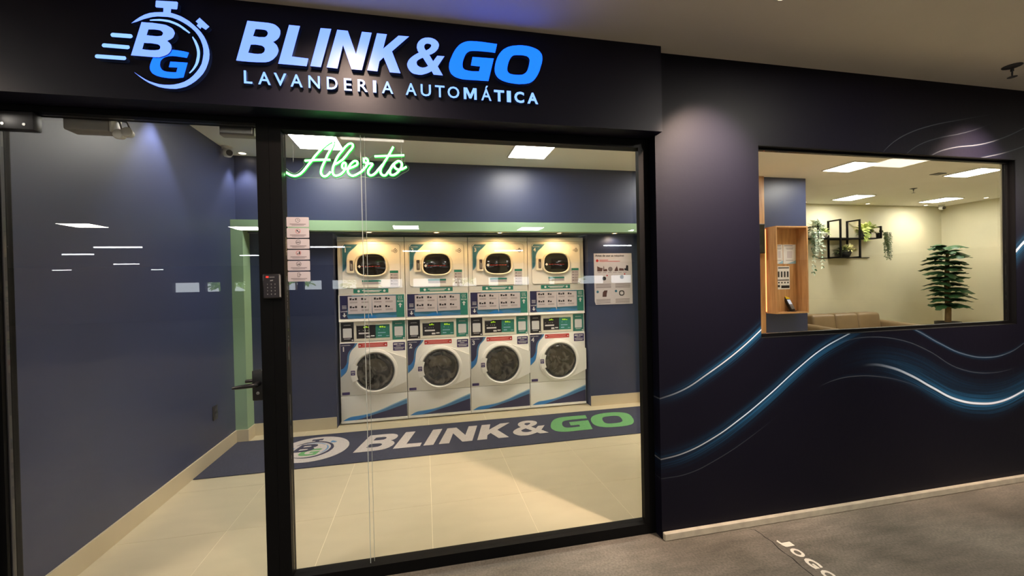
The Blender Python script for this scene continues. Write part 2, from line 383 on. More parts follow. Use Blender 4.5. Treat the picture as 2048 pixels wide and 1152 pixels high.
class MB:
    """collects shapes in one bmesh; build() links them as one mesh object"""
    def __init__(s): s.bm = bmesh.new()
    def box(s, x0, x1, y0, y1, z0, z1, bevel=0.0, seg=2):
        r = bmesh.ops.create_cube(s.bm, size=1.0)
        vs = r['verts']
        for v in vs:
            v.co = Vector(((x0 + x1) / 2 + v.co.x * (x1 - x0), (y0 + y1) / 2 + v.co.y * (y1 - y0), (z0 + z1) / 2 + v.co.z * (z1 - z0)))
        if bevel:
            es = list({e for v in vs for e in v.link_edges})
            bmesh.ops.bevel(s.bm, geom=es, offset=bevel, segments=seg, affect='EDGES', profile=0.5)
        return s
    def quad(s, pts):
        s.bm.faces.new([s.bm.verts.new(p) for p in pts]); return s
    def tube(s, pts, r, n=8, cap=True):
        pts = [Vector(p) for p in pts]; rings = []
        prev = None
        for i, p in enumerate(pts):
            t = (pts[min(i + 1, len(pts) - 1)] - pts[max(i - 1, 0)]).normalized()
            if prev is None:
                a = Vector((0, 0, 1)) if abs(t.z) < 0.9 else Vector((1, 0, 0))
                prev = t.cross(a).normalized()
            u = (prev - t * prev.dot(t)).normalized(); prev = u
            w = t.cross(u)
            rr = r[i] if isinstance(r, (list, tuple)) else r
            rings.append([s.bm.verts.new(p + u * (rr * math.cos(2 * math.pi * k / n)) + w * (rr * math.sin(2 * math.pi * k / n))) for k in range(n)])
        for a, b in zip(rings, rings[1:]):
            for k in range(n): s.bm.faces.new((a[k], a[(k + 1) % n], b[(k + 1) % n], b[k]))
        if cap:
            s.bm.faces.new(list(reversed(rings[0]))); s.bm.faces.new(rings[-1])
        return s
    def lathe(s, prof, c=(0, 0, 0), n=24, axis='Z', caps=(1, 1)):
        """prof: (radius, height) pairs; axis Z up or -Y ('Y': height runs towards -Y)"""
        rings = []
        for r, h in prof:
            ring = []
            for k in range(n):
                a = 2 * math.pi * k / n
                if axis == 'Z': p = (c[0] + r * math.cos(a), c[1] + r * math.sin(a), c[2] + h)
                else: p = (c[0] + r * math.cos(a), c[1] - h, c[2] + r * math.sin(a))
                ring.append(s.bm.verts.new(p))
            rings.append(ring)
        for a, b in zip(rings, rings[1:]):
            for k in range(n): s.bm.faces.new((a[k], a[(k + 1) % n], b[(k + 1) % n], b[k]))
        if caps[0]: s.bm.faces.new(list(reversed(rings[0])))
        if caps[1]: s.bm.faces.new(rings[-1])
        return s
    def mesh(s, name, smooth=False):
        bmesh.ops.recalc_face_normals(s.bm, faces=s.bm.faces)
        me = bpy.data.meshes.new(name); s.bm.to_mesh(me); s.bm.free()
        if smooth:
            for f in me.polygons: f.use_smooth = True
            me.set_sharp_from_angle(angle=math.radians(40))
        return me
    def build(s, name, m, parent=None, smooth=False):
        return link(name, s.mesh(name, smooth), m, parent)

def boxobj(name, m, parent, x0, x1, y0, y1, z0, z1, bevel=0.0, seg=2):
    return MB().box(x0, x1, y0, y1, z0, z1, bevel, seg).build(name, m, parent, smooth=bevel > 0)

# flat-shape helpers. front(): shape coordinates (u, v) lie on a wall facing -Y; flat(): on the floor
def front(y): return lambda u, v, w: (u, y - w, v)
def flat(z): return lambda u, v, w: (u, v, z + w)

def _bake(cu, place, name):
    o = bpy.data.objects.new('tmp', cu)
    me = bpy.data.meshes.new_from_object(o)
    bpy.data.objects.remove(o); bpy.data.curves.remove(cu)
    me.name = name
    for v in me.vertices:
        v.co = place(v.co.x, v.co.y, v.co.z)
    return me

def poly_mesh(contours, depth, place, name='shape'):
    """filled outline with holes, extruded from the wall surface outwards by depth"""
    cu = bpy.data.curves.new('tmp', 'CURVE'); cu.dimensions = '2D'; cu.fill_mode = 'BOTH'; cu.extrude = depth / 2
    for c in contours:
        sp = cu.splines.new('POLY'); sp.points.add(len(c) - 1)
        for q, (x, y) in zip(sp.points, c): q.co = (x, y, 0, 1)
        sp.use_cyclic_u = True
    return _bake(cu, lambda u, v, w: place(u, v, w + depth / 2), name)

def text_mesh(body, depth, place, x0=None, x1=None, z0=0.0, z1=None, size=1.0, bold=0.0, name='text', center=None, shear=0.0):
    """lettering fitted into [x0,x1] x [z0,z1] (either width or height may be left to the font)"""
    cu = bpy.data.curves.new('tmp', 'FONT'); cu.body = body; cu.extrude = 0.5; cu.resolution_u = 3; cu.offset = bold; cu.shear = shear
    o = bpy.data.objects.new('tmp', cu)
    me = bpy.data.meshes.new_from_object(o)
    bpy.data.objects.remove(o); bpy.data.curves.remove(cu)
    me.name = name
    xs = [v.co.x for v in me.vertices]; ys = [v.co.y for v in me.vertices]
    ax, bx, ay, by = min(xs), max(xs), min(ys), max(ys)
    h = (z1 - z0) if z1 is not None else size
    sy = h / (by - ay)
    sx = (x1 - x0) / (bx - ax) if x1 is not None and x0 is not None else sy
    if center is not None: x0 = center - sx * (bx - ax) / 2
    for v in me.vertices:
        v.co = place(x0 + (v.co.x - ax) * sx, z0 + (v.co.y - ay) * sy, (v.co.z + 0.5) * depth)
    return me

def rrect(x0, x1, z0, z1, r, n=5):
    o = []
    for cx, cz, a in ((x1 - r, z0 + r, -90), (x1 - r, z1 - r, 0), (x0 + r, z1 - r, 90), (x0 + r, z0 + r, 180)):
        for k in range(n + 1):
            t = math.radians(a + 90 * k / n); o.append((cx + r * math.cos(t), cz + r * math.sin(t)))
    return o
def rect(x0, x1, z0, z1): return [(x0, z0), (x1, z0), (x1, z1), (x0, z1)]
def circ(cx, cz, r, n=20): return [(cx + r * math.cos(2 * math.pi * k / n), cz + r * math.sin(2 * math.pi * k / n)) for k in range(n)]
def superell(cx, cz, a, b, p=3.2, n=40):
    o = []
    for k in range(n):
        t = 2 * math.pi * k / n; c, s = math.cos(t), math.sin(t)
        o.append((cx + a * math.copysign(abs(c) ** (2 / p), c), cz + b * math.copysign(abs(s) ** (2 / p), s)))
    return o
def decal(name, m, parent, contours, y, depth=0.0008):
    if contours and not isinstance(contours[0], list): contours = [contours]
    return link(name, poly_mesh(contours, depth, front(y), name), m, parent)
def bars(name, m, parent, rows, y, depth=0.0006):
    """unreadably small lines of print: (x0, x1, z, height)"""
    b = MB()
    for x0, x1, z, h in rows: b.box(x0, x1, y - depth, y, z - h / 2, z + h / 2)
    return b.build(name, m, parent)

def copy_tree(o, parent=None):
    c = o.copy(); COL.objects.link(c); c.parent = parent
    for ch in list(o.children): copy_tree(ch, c)
    return c

# traced outlines (metres on the fascia: x, z)
SIGN_LETTERS={'B':[[(-0.724,2.61),(-0.706,2.61),(-0.687,2.61),(-0.669,2.61),(-0.65,2.61),(-0.642,2.61),(-0.634,2.609),(-0.626,2.608),(-0.618,2.606),(-0.612,2.603),(-0.607,2.599),(-0.602,2.595),(-0.598,2.59),(-0.596,2.586),(-0.594,2.581),(-0.594,2.576),(-0.594,2.571),(-0.595,2.564),(-0.597,2.558),(-0.599,2.552),(-0.603,2.546),(-0.607,2.541),(-0.613,2.536),(-0.618,2.532),(-0.624,2.529),(-0.62,2.525),(-0.616,2.522),(-0.612,2.518),(-0.609,2.514),(-0.607,2.509),(-0.605,2.504),(-0.604,2.498),(-0.603,2.492),(-0.605,2.485),(-0.607,2.479),(-0.61,2.472),(-0.614,2.466),(-0.619,2.46),(-0.624,2.454),(-0.63,2.449),(-0.636,2.445),(-0.642,2.441),(-0.649,2.439),(-0.655,2.437),(-0.662,2.436),(-0.689,2.434),(-0.717,2.433),(-0.745,2.433),(-0.772,2.434)],[(-0.693,2.577),(-0.684,2.578),(-0.676,2.578),(-0.667,2.578),(-0.658,2.578),(-0.655,2.577),(-0.651,2.576),(-0.648,2.574),(-0.646,2.571),(-0.645,2.568),(-0.644,2.564),(-0.645,2.561),(-0.646,2.557),(-0.648,2.554),(-0.651,2.55),(-0.654,2.548),(-0.657,2.546),(-0.669,2.545),(-0.68,2.544),(-0.691,2.545),(-0.703,2.546)],[(-0.713,2.508),(-0.703,2.509),(-0.693,2.51),(-0.682,2.509),(-0.672,2.508),(-0.668,2.507),(-0.665,2.505),(-0.661,2.502),(-0.659,2.499),(-0.658,2.495),(-0.658,2.491),(-0.659,2.487),(-0.66,2.483),(-0.663,2.479),(-0.667,2.476),(-0.671,2.473),(-0.675,2.472),(-0.687,2.47),(-0.699,2.47),(-0.712,2.471),(-0.724,2.472)]],'L':[[(-0.558,2.61),(-0.513,2.61),(-0.55,2.472),(-0.482,2.469),(-0.49,2.434),(-0.606,2.435)]],'I':[[(-0.428,2.61),(-0.383,2.611),(-0.431,2.435),(-0.475,2.436)]],'N':[[(-0.358,2.61),(-0.313,2.61),(-0.28,2.508),(-0.252,2.612),(-0.209,2.612),(-0.256,2.437),(-0.301,2.437),(-0.335,2.543),(-0.361,2.435),(-0.407,2.436)]],'K':[[(-0.186,2.612),(-0.142,2.612),(-0.16,2.544),(-0.09,2.611),(-0.042,2.612),(-0.121,2.535),(-0.085,2.437),(-0.133,2.437),(-0.159,2.504),(-0.178,2.484),(-0.188,2.437),(-0.233,2.438)]],'&':[[(0.046,2.616),(0.054,2.616),(0.063,2.615),(0.07,2.613),(0.078,2.61),(0.083,2.606),(0.089,2.601),(0.092,2.596),(0.095,2.589),(0.095,2.582),(0.093,2.576),(0.091,2.569),(0.087,2.563),(0.083,2.558),(0.079,2.553),(0.074,2.549),(0.069,2.545),(0.064,2.542),(0.06,2.539),(0.055,2.537),(0.049,2.535),(0.066,2.506),(0.086,2.534),(0.12,2.535),(0.087,2.484),(0.11,2.443),(0.067,2.443),(0.058,2.459),(0.052,2.455),(0.047,2.452),(0.041,2.449),(0.035,2.446),(0.027,2.443),(0.019,2.44),(0.012,2.438),(0.004,2.437),(-0.005,2.437),(-0.014,2.438),(-0.023,2.439),(-0.031,2.442),(-0.037,2.446),(-0.043,2.452),(-0.047,2.458),(-0.051,2.465),(-0.053,2.471),(-0.054,2.477),(-0.054,2.484),(-0.052,2.49),(-0.049,2.497),(-0.045,2.504),(-0.04,2.51),(-0.034,2.516),(-0.026,2.523),(-0.018,2.529),(-0.009,2.535),(0.001,2.541),(-0.002,2.545),(-0.005,2.55),(-0.006,2.556),(-0.008,2.561),(-0.008,2.567),(-0.007,2.574),(-0.006,2.58),(-0.003,2.586),(0.001,2.593),(0.006,2.598),(0.012,2.604),(0.018,2.608),(0.025,2.611),(0.032,2.614),(0.039,2.615)],[(0.044,2.587),(0.048,2.587),(0.052,2.586),(0.056,2.585),(0.059,2.582),(0.059,2.578),(0.057,2.574),(0.055,2.57),(0.052,2.567),(0.048,2.563),(0.044,2.56),(0.039,2.557),(0.034,2.554),(0.031,2.558),(0.029,2.561),(0.027,2.565),(0.026,2.57),(0.026,2.573),(0.027,2.577),(0.029,2.58),(0.031,2.583),(0.034,2.585),(0.037,2.586),(0.04,2.587)],[(0.019,2.518),(0.042,2.482),(0.037,2.479),(0.032,2.476),(0.027,2.474),(0.022,2.473),(0.015,2.472),(0.009,2.473),(0.003,2.474),(-0.002,2.477),(-0.006,2.48),(-0.009,2.484),(-0.01,2.489),(-0.011,2.493),(-0.01,2.497),(-0.008,2.501),(-0.005,2.504),(-0.002,2.507),(0.003,2.51),(0.008,2.513),(0.013,2.516)]],'G':[[(0.376,2.618),(0.351,2.619),(0.326,2.62),(0.301,2.621),(0.276,2.621),(0.265,2.62),(0.254,2.62),(0.243,2.619),(0.232,2.617),(0.222,2.614),(0.213,2.61),(0.204,2.605),(0.195,2.599),(0.188,2.592),(0.181,2.584),(0.175,2.576),(0.169,2.567),(0.164,2.558),(0.159,2.549),(0.155,2.539),(0.151,2.53),(0.147,2.521),(0.145,2.513),(0.142,2.505),(0.141,2.496),(0.14,2.489),(0.14,2.482),(0.141,2.474),(0.143,2.468),(0.146,2.461),(0.149,2.455),(0.154,2.45),(0.159,2.446),(0.167,2.441),(0.175,2.438),(0.183,2.436),(0.192,2.434),(0.204,2.432),(0.217,2.432),(0.23,2.432),(0.243,2.432),(0.264,2.433),(0.286,2.433),(0.307,2.433),(0.329,2.434),(0.358,2.546),(0.254,2.544),(0.245,2.502),(0.29,2.501),(0.284,2.477),(0.271,2.476),(0.258,2.475),(0.245,2.475),(0.233,2.476),(0.226,2.477),(0.22,2.478),(0.214,2.48),(0.209,2.484),(0.206,2.489),(0.205,2.494),(0.205,2.5),(0.205,2.506),(0.206,2.514),(0.208,2.522),(0.211,2.531),(0.214,2.539),(0.217,2.546),(0.221,2.553),(0.225,2.559),(0.231,2.564),(0.237,2.568),(0.243,2.571),(0.25,2.572),(0.257,2.573),(0.284,2.575),(0.311,2.575),(0.338,2.575),(0.365,2.574)]],'O':[[(0.471,2.62),(0.487,2.623),(0.502,2.624),(0.518,2.624),(0.533,2.623),(0.546,2.621),(0.559,2.618),(0.572,2.614),(0.583,2.609),(0.591,2.603),(0.597,2.596),(0.602,2.588),(0.604,2.579),(0.605,2.567),(0.603,2.556),(0.601,2.544),(0.597,2.533),(0.593,2.52),(0.589,2.507),(0.583,2.494),(0.577,2.482),(0.57,2.472),(0.563,2.462),(0.554,2.453),(0.545,2.446),(0.534,2.44),(0.522,2.437),(0.51,2.434),(0.498,2.433),(0.482,2.431),(0.467,2.431),(0.452,2.432),(0.437,2.433),(0.423,2.435),(0.409,2.438),(0.396,2.442),(0.384,2.448),(0.376,2.454),(0.37,2.461),(0.365,2.47),(0.362,2.479),(0.361,2.489),(0.361,2.499),(0.363,2.509),(0.365,2.52),(0.368,2.532),(0.372,2.543),(0.377,2.555),(0.383,2.566),(0.39,2.576),(0.398,2.586),(0.407,2.595),(0.418,2.602),(0.43,2.609),(0.444,2.614),(0.457,2.618)],[(0.47,2.573),(0.482,2.574),(0.494,2.575),(0.505,2.575),(0.516,2.574),(0.523,2.573),(0.529,2.57),(0.534,2.566),(0.537,2.561),(0.539,2.554),(0.538,2.547),(0.537,2.539),(0.535,2.531),(0.533,2.522),(0.53,2.513),(0.527,2.504),(0.522,2.496),(0.518,2.491),(0.512,2.486),(0.506,2.482),(0.499,2.479),(0.487,2.477),(0.476,2.476),(0.464,2.476),(0.453,2.476),(0.446,2.477),(0.439,2.478),(0.433,2.481),(0.428,2.485),(0.425,2.49),(0.424,2.497),(0.424,2.503),(0.425,2.51),(0.427,2.52),(0.43,2.53),(0.433,2.539),(0.437,2.548),(0.44,2.553),(0.443,2.558),(0.447,2.563),(0.451,2.566),(0.455,2.569),(0.46,2.571),(0.465,2.572)]]}
EMBLEM={'ring':[[(-1.158,2.553),(-1.143,2.568),(-1.127,2.582),(-1.11,2.594),(-1.091,2.603),(-1.072,2.608),(-1.052,2.611),(-1.033,2.613),(-1.013,2.612),(-0.995,2.608),(-0.977,2.602),(-0.962,2.594),(-0.947,2.585),(-0.932,2.572),(-0.917,2.558),(-0.904,2.543),(-0.893,2.526),(-0.885,2.508),(-0.879,2.489),(-0.875,2.47),(-0.874,2.451),(-0.876,2.431),(-0.881,2.412),(-0.889,2.389),(-0.9,2.368),(-0.914,2.35),(-0.929,2.334),(-0.947,2.319),(-0.966,2.307),(-0.985,2.3),(-1.003,2.295),(-1.024,2.294),(-1.045,2.295),(-1.065,2.298),(-1.084,2.305),(-1.102,2.313),(-1.119,2.324),(-1.131,2.333),(-1.142,2.343),(-1.148,2.348),(-1.153,2.353),(-1.141,2.344),(-1.127,2.335),(-1.113,2.326),(-1.098,2.319),(-1.081,2.314),(-1.063,2.31),(-1.045,2.309),(-1.027,2.31),(-1.009,2.313),(-0.99,2.319),(-0.971,2.328),(-0.953,2.341),(-0.938,2.356),(-0.925,2.373),(-0.914,2.39),(-0.905,2.409),(-0.9,2.431),(-0.897,2.452),(-0.897,2.472),(-0.9,2.49),(-0.906,2.509),(-0.915,2.527),(-0.926,2.543),(-0.939,2.556),(-0.955,2.568),(-0.972,2.578),(-0.989,2.586),(-1.008,2.592),(-1.026,2.594),(-1.044,2.593),(-1.062,2.592),(-1.08,2.588),(-1.096,2.582),(-1.113,2.575),(-1.126,2.568),(-1.139,2.561),(-1.149,2.557)]],'arc1':[[(-1.091,2.575),(-1.08,2.578),(-1.068,2.58),(-1.056,2.582),(-1.044,2.582),(-1.032,2.582),(-1.02,2.581),(-1.01,2.578),(-1.0,2.575),(-0.99,2.571),(-0.981,2.566),(-0.972,2.56),(-0.963,2.553),(-0.957,2.548),(-0.95,2.542),(-0.944,2.536),(-0.949,2.533),(-0.956,2.538),(-0.963,2.543),(-0.97,2.547),(-0.977,2.553),(-0.985,2.558),(-0.994,2.562),(-1.003,2.566),(-1.013,2.569),(-1.023,2.572),(-1.034,2.573),(-1.045,2.574),(-1.056,2.574),(-1.068,2.573),(-1.079,2.572),(-1.091,2.571)]],'arc2':[[(-0.935,2.522),(-0.929,2.513),(-0.923,2.505),(-0.919,2.495),(-0.915,2.485),(-0.912,2.473),(-0.91,2.461),(-0.91,2.45),(-0.911,2.438),(-0.913,2.426),(-0.916,2.414),(-0.921,2.402),(-0.928,2.39),(-0.934,2.381),(-0.942,2.372),(-0.95,2.364),(-0.953,2.367),(-0.946,2.376),(-0.939,2.386),(-0.934,2.396),(-0.929,2.407),(-0.926,2.418),(-0.924,2.429),(-0.922,2.438),(-0.921,2.448),(-0.921,2.457),(-0.922,2.467),(-0.924,2.478),(-0.927,2.488),(-0.93,2.498),(-0.934,2.508),(-0.938,2.518)]],'crown':[[(-1.066,2.658),(-0.991,2.662),(-0.987,2.658),(-0.99,2.632),(-0.993,2.629),(-1.013,2.629),(-1.015,2.608),(-1.042,2.608),(-1.041,2.63),(-1.067,2.629),(-1.07,2.633),(-1.068,2.655)]],'button':[[(-0.908,2.604),(-0.872,2.57),(-0.886,2.555),(-0.902,2.565),(-0.906,2.556),(-0.92,2.57),(-0.914,2.578),(-0.923,2.587)]],'s1':[[(-1.161,2.508),(-1.158,2.507),(-1.156,2.505),(-1.155,2.503),(-1.154,2.499),(-1.155,2.496),(-1.157,2.494),(-1.159,2.492),(-1.162,2.491),(-1.226,2.49),(-1.228,2.491),(-1.23,2.493),(-1.231,2.495),(-1.232,2.498),(-1.231,2.502),(-1.229,2.504),(-1.227,2.506),(-1.224,2.507)]],'s2':[[(-1.172,2.461),(-1.169,2.461),(-1.167,2.459),(-1.166,2.456),(-1.166,2.453),(-1.166,2.45),(-1.168,2.448),(-1.171,2.446),(-1.173,2.445),(-1.257,2.445),(-1.259,2.445),(-1.261,2.447),(-1.263,2.45),(-1.263,2.453),(-1.262,2.456),(-1.26,2.459),(-1.258,2.46),(-1.255,2.461)]],'s3':[[(-1.186,2.415),(-1.183,2.415),(-1.181,2.413),(-1.18,2.41),(-1.179,2.407),(-1.18,2.404),(-1.182,2.401),(-1.184,2.4),(-1.187,2.399),(-1.282,2.398),(-1.284,2.399),(-1.287,2.4),(-1.288,2.403),(-1.288,2.406),(-1.287,2.409),(-1.286,2.412),(-1.283,2.413),(-1.281,2.414)]],'B':[[(-1.119,2.56),(-1.101,2.56),(-1.082,2.561),(-1.063,2.56),(-1.045,2.559),(-1.036,2.558),(-1.028,2.556),(-1.02,2.552),(-1.012,2.548),(-1.008,2.545),(-1.004,2.54),(-1.002,2.535),(-1.0,2.529),(-1.0,2.523),(-1.002,2.518),(-1.004,2.512),(-1.007,2.507),(-1.012,2.502),(-1.017,2.498),(-1.023,2.495),(-1.028,2.491),(-1.025,2.488),(-1.021,2.485),(-1.018,2.481),(-1.015,2.477),(-1.014,2.473),(-1.013,2.468),(-1.013,2.463),(-1.014,2.458),(-1.016,2.452),(-1.019,2.446),(-1.023,2.441),(-1.027,2.436),(-1.033,2.432),(-1.04,2.428),(-1.047,2.425),(-1.054,2.422),(-1.06,2.42),(-1.066,2.42),(-1.072,2.419),(-1.078,2.419),(-1.099,2.419),(-1.119,2.419),(-1.139,2.419),(-1.16,2.419)],[(-1.095,2.532),(-1.085,2.533),(-1.075,2.534),(-1.064,2.534),(-1.054,2.533),(-1.051,2.532),(-1.047,2.529),(-1.044,2.526),(-1.043,2.523),(-1.043,2.519),(-1.045,2.515),(-1.047,2.512),(-1.05,2.51),(-1.064,2.507),(-1.077,2.507),(-1.09,2.507),(-1.102,2.508)],[(-1.112,2.475),(-1.1,2.475),(-1.088,2.476),(-1.076,2.475),(-1.065,2.474),(-1.061,2.473),(-1.058,2.471),(-1.055,2.468),(-1.054,2.465),(-1.054,2.461),(-1.055,2.457),(-1.058,2.453),(-1.061,2.451),(-1.075,2.448),(-1.09,2.447),(-1.104,2.447),(-1.119,2.448)]],'G':[[(-0.952,2.453),(-0.96,2.43),(-0.973,2.431),(-0.986,2.432),(-0.999,2.433),(-1.012,2.433),(-1.02,2.432),(-1.027,2.431),(-1.035,2.428),(-1.042,2.425),(-1.047,2.421),(-1.051,2.417),(-1.055,2.412),(-1.058,2.406),(-1.059,2.401),(-1.06,2.396),(-1.06,2.391),(-1.06,2.385),(-1.058,2.381),(-1.056,2.376),(-1.053,2.372),(-1.049,2.369),(-1.044,2.367),(-1.038,2.366),(-1.032,2.365),(-1.026,2.365),(-1.02,2.365),(-1.014,2.365),(-1.007,2.365),(-1.001,2.366),(-0.996,2.386),(-1.028,2.385),(-1.022,2.409),(-0.958,2.41),(-0.975,2.346),(-0.985,2.344),(-0.994,2.342),(-1.004,2.34),(-1.014,2.339),(-1.025,2.339),(-1.035,2.339),(-1.046,2.34),(-1.056,2.341),(-1.064,2.343),(-1.072,2.345),(-1.079,2.348),(-1.086,2.352),(-1.09,2.356),(-1.093,2.361),(-1.096,2.366),(-1.097,2.372),(-1.097,2.381),(-1.096,2.389),(-1.093,2.398),(-1.09,2.407),(-1.087,2.414),(-1.084,2.42),(-1.079,2.426),(-1.075,2.432),(-1.07,2.437),(-1.065,2.442),(-1.059,2.446),(-1.053,2.449),(-1.045,2.453),(-1.036,2.456),(-1.026,2.458),(-1.017,2.459),(-1.001,2.459),(-0.985,2.458),(-0.968,2.456)]]}
TAGLINE=[('L',-0.746,-0.713),('A',-0.69,-0.64),('V',-0.627,-0.576),('A',-0.56,-0.51),('N',-0.486,-0.438),('D',-0.409,-0.363),('E',-0.336,-0.303),('R',-0.277,-0.233),('I',-0.21,-0.195),('A',-0.171,-0.12),('A',-0.064,-0.014),('U',0.005,0.053),('T',0.072,0.117),('O',0.131,0.187),('M',0.208,0.271),('Á',0.293,0.343),('T',0.356,0.407),('I',0.42,0.441),('C',0.458,0.508),('A',0.524,0.58)]
NEON_PATHS=[[(-0.656,2.019),(-0.65,2.015),(-0.643,2.011),(-0.637,2.007),(-0.629,2.004),(-0.622,2.002),(-0.614,2.001),(-0.605,2.003),(-0.596,2.007),(-0.588,2.012),(-0.579,2.021),(-0.571,2.03),(-0.563,2.041),(-0.555,2.052),(-0.547,2.063),(-0.538,2.074),(-0.529,2.087),(-0.52,2.101),(-0.51,2.113),(-0.502,2.123),(-0.493,2.133),(-0.485,2.143),(-0.475,2.152),(-0.466,2.161),(-0.456,2.169),(-0.449,2.174),(-0.442,2.179),(-0.434,2.18),(-0.431,2.176),(-0.431,2.168),(-0.433,2.162),(-0.439,2.148),(-0.447,2.134),(-0.454,2.121),(-0.46,2.11),(-0.465,2.098),(-0.47,2.087),(-0.476,2.074),(-0.482,2.06),(-0.487,2.047),(-0.49,2.038),(-0.492,2.029),(-0.492,2.02),(-0.49,2.014),(-0.487,2.008),(-0.482,2.004),(-0.477,2.003),(-0.471,2.004),(-0.466,2.006),(-0.459,2.012),(-0.453,2.019),(-0.447,2.027)],[(-0.566,2.078),(-0.504,2.085),(-0.447,2.088)],[(-0.427,2.065),(-0.414,2.072),(-0.401,2.081),(-0.389,2.09),(-0.379,2.102),(-0.369,2.115),(-0.36,2.128),(-0.353,2.137),(-0.346,2.145),(-0.34,2.154),(-0.338,2.159),(-0.338,2.165),(-0.338,2.169),(-0.341,2.172),(-0.345,2.174),(-0.349,2.174),(-0.355,2.172),(-0.361,2.169),(-0.365,2.165),(-0.374,2.156),(-0.381,2.147),(-0.388,2.137),(-0.396,2.127),(-0.404,2.117),(-0.411,2.106),(-0.417,2.095),(-0.422,2.084),(-0.427,2.072),(-0.431,2.061),(-0.435,2.05),(-0.437,2.039),(-0.438,2.031),(-0.437,2.023),(-0.435,2.015),(-0.431,2.011),(-0.425,2.008),(-0.419,2.008),(-0.412,2.01),(-0.404,2.013),(-0.397,2.018),(-0.39,2.025),(-0.384,2.032),(-0.379,2.041),(-0.376,2.048),(-0.375,2.056),(-0.374,2.064),(-0.374,2.069),(-0.376,2.073),(-0.379,2.076),(-0.382,2.076),(-0.386,2.074),(-0.388,2.07),(-0.391,2.065),(-0.392,2.059),(-0.392,2.054),(-0.39,2.049),(-0.387,2.046),(-0.382,2.045),(-0.374,2.044),(-0.365,2.046),(-0.356,2.048),(-0.349,2.051),(-0.343,2.054),(-0.336,2.057),(-0.33,2.061),(-0.323,2.064),(-0.319,2.07),(-0.317,2.075),(-0.318,2.081),(-0.321,2.085),(-0.326,2.087),(-0.331,2.086),(-0.336,2.084),(-0.343,2.078),(-0.35,2.07),(-0.355,2.062),(-0.36,2.054),(-0.363,2.046),(-0.365,2.038),(-0.365,2.031),(-0.363,2.024),(-0.359,2.018),(-0.354,2.014),(-0.348,2.011),(-0.341,2.01),(-0.332,2.013),(-0.323,2.018),(-0.315,2.023),(-0.307,2.028),(-0.299,2.034),(-0.292,2.041),(-0.285,2.049),(-0.278,2.058),(-0.272,2.068),(-0.269,2.075),(-0.267,2.082),(-0.267,2.089),(-0.268,2.094),(-0.271,2.099),(-0.275,2.102),(-0.279,2.102),(-0.283,2.1),(-0.286,2.096),(-0.287,2.092),(-0.287,2.088),(-0.285,2.085),(-0.281,2.08),(-0.275,2.077),(-0.269,2.075),(-0.261,2.075),(-0.254,2.077),(-0.246,2.076),(-0.245,2.074),(-0.246,2.071),(-0.248,2.067),(-0.254,2.059),(-0.26,2.05),(-0.265,2.042),(-0.267,2.036),(-0.268,2.03),(-0.267,2.025),(-0.264,2.02),(-0.259,2.016),(-0.254,2.015),(-0.247,2.017),(-0.24,2.021),(-0.234,2.026),(-0.226,2.034),(-0.219,2.044),(-0.211,2.054),(-0.205,2.061),(-0.2,2.068),(-0.194,2.075)],[(-0.14,2.167),(-0.149,2.15),(-0.158,2.133),(-0.167,2.117),(-0.176,2.101),(-0.186,2.086),(-0.194,2.071),(-0.199,2.062),(-0.204,2.053),(-0.206,2.044),(-0.207,2.036),(-0.205,2.029),(-0.202,2.023),(-0.197,2.019),(-0.192,2.017),(-0.186,2.017),(-0.179,2.021),(-0.174,2.028),(-0.169,2.035),(-0.16,2.047),(-0.151,2.06),(-0.142,2.073)],[(-0.118,2.094),(-0.126,2.088),(-0.135,2.083),(-0.142,2.077),(-0.149,2.067),(-0.155,2.056),(-0.159,2.045),(-0.16,2.037),(-0.16,2.03),(-0.156,2.023),(-0.15,2.021),(-0.143,2.021),(-0.136,2.024),(-0.126,2.031),(-0.117,2.04),(-0.109,2.051),(-0.104,2.058),(-0.101,2.066),(-0.099,2.075),(-0.099,2.081),(-0.101,2.087),(-0.105,2.091),(-0.11,2.094),(-0.116,2.095),(-0.121,2.093),(-0.128,2.089),(-0.134,2.084),(-0.138,2.077),(-0.139,2.071),(-0.137,2.065),(-0.134,2.06),(-0.129,2.055),(-0.123,2.051),(-0.116,2.05),(-0.109,2.05),(-0.102,2.052),(-0.096,2.054),(-0.089,2.058),(-0.082,2.062),(-0.076,2.067)],[(-0.234,2.114),(-0.086,2.126)]]
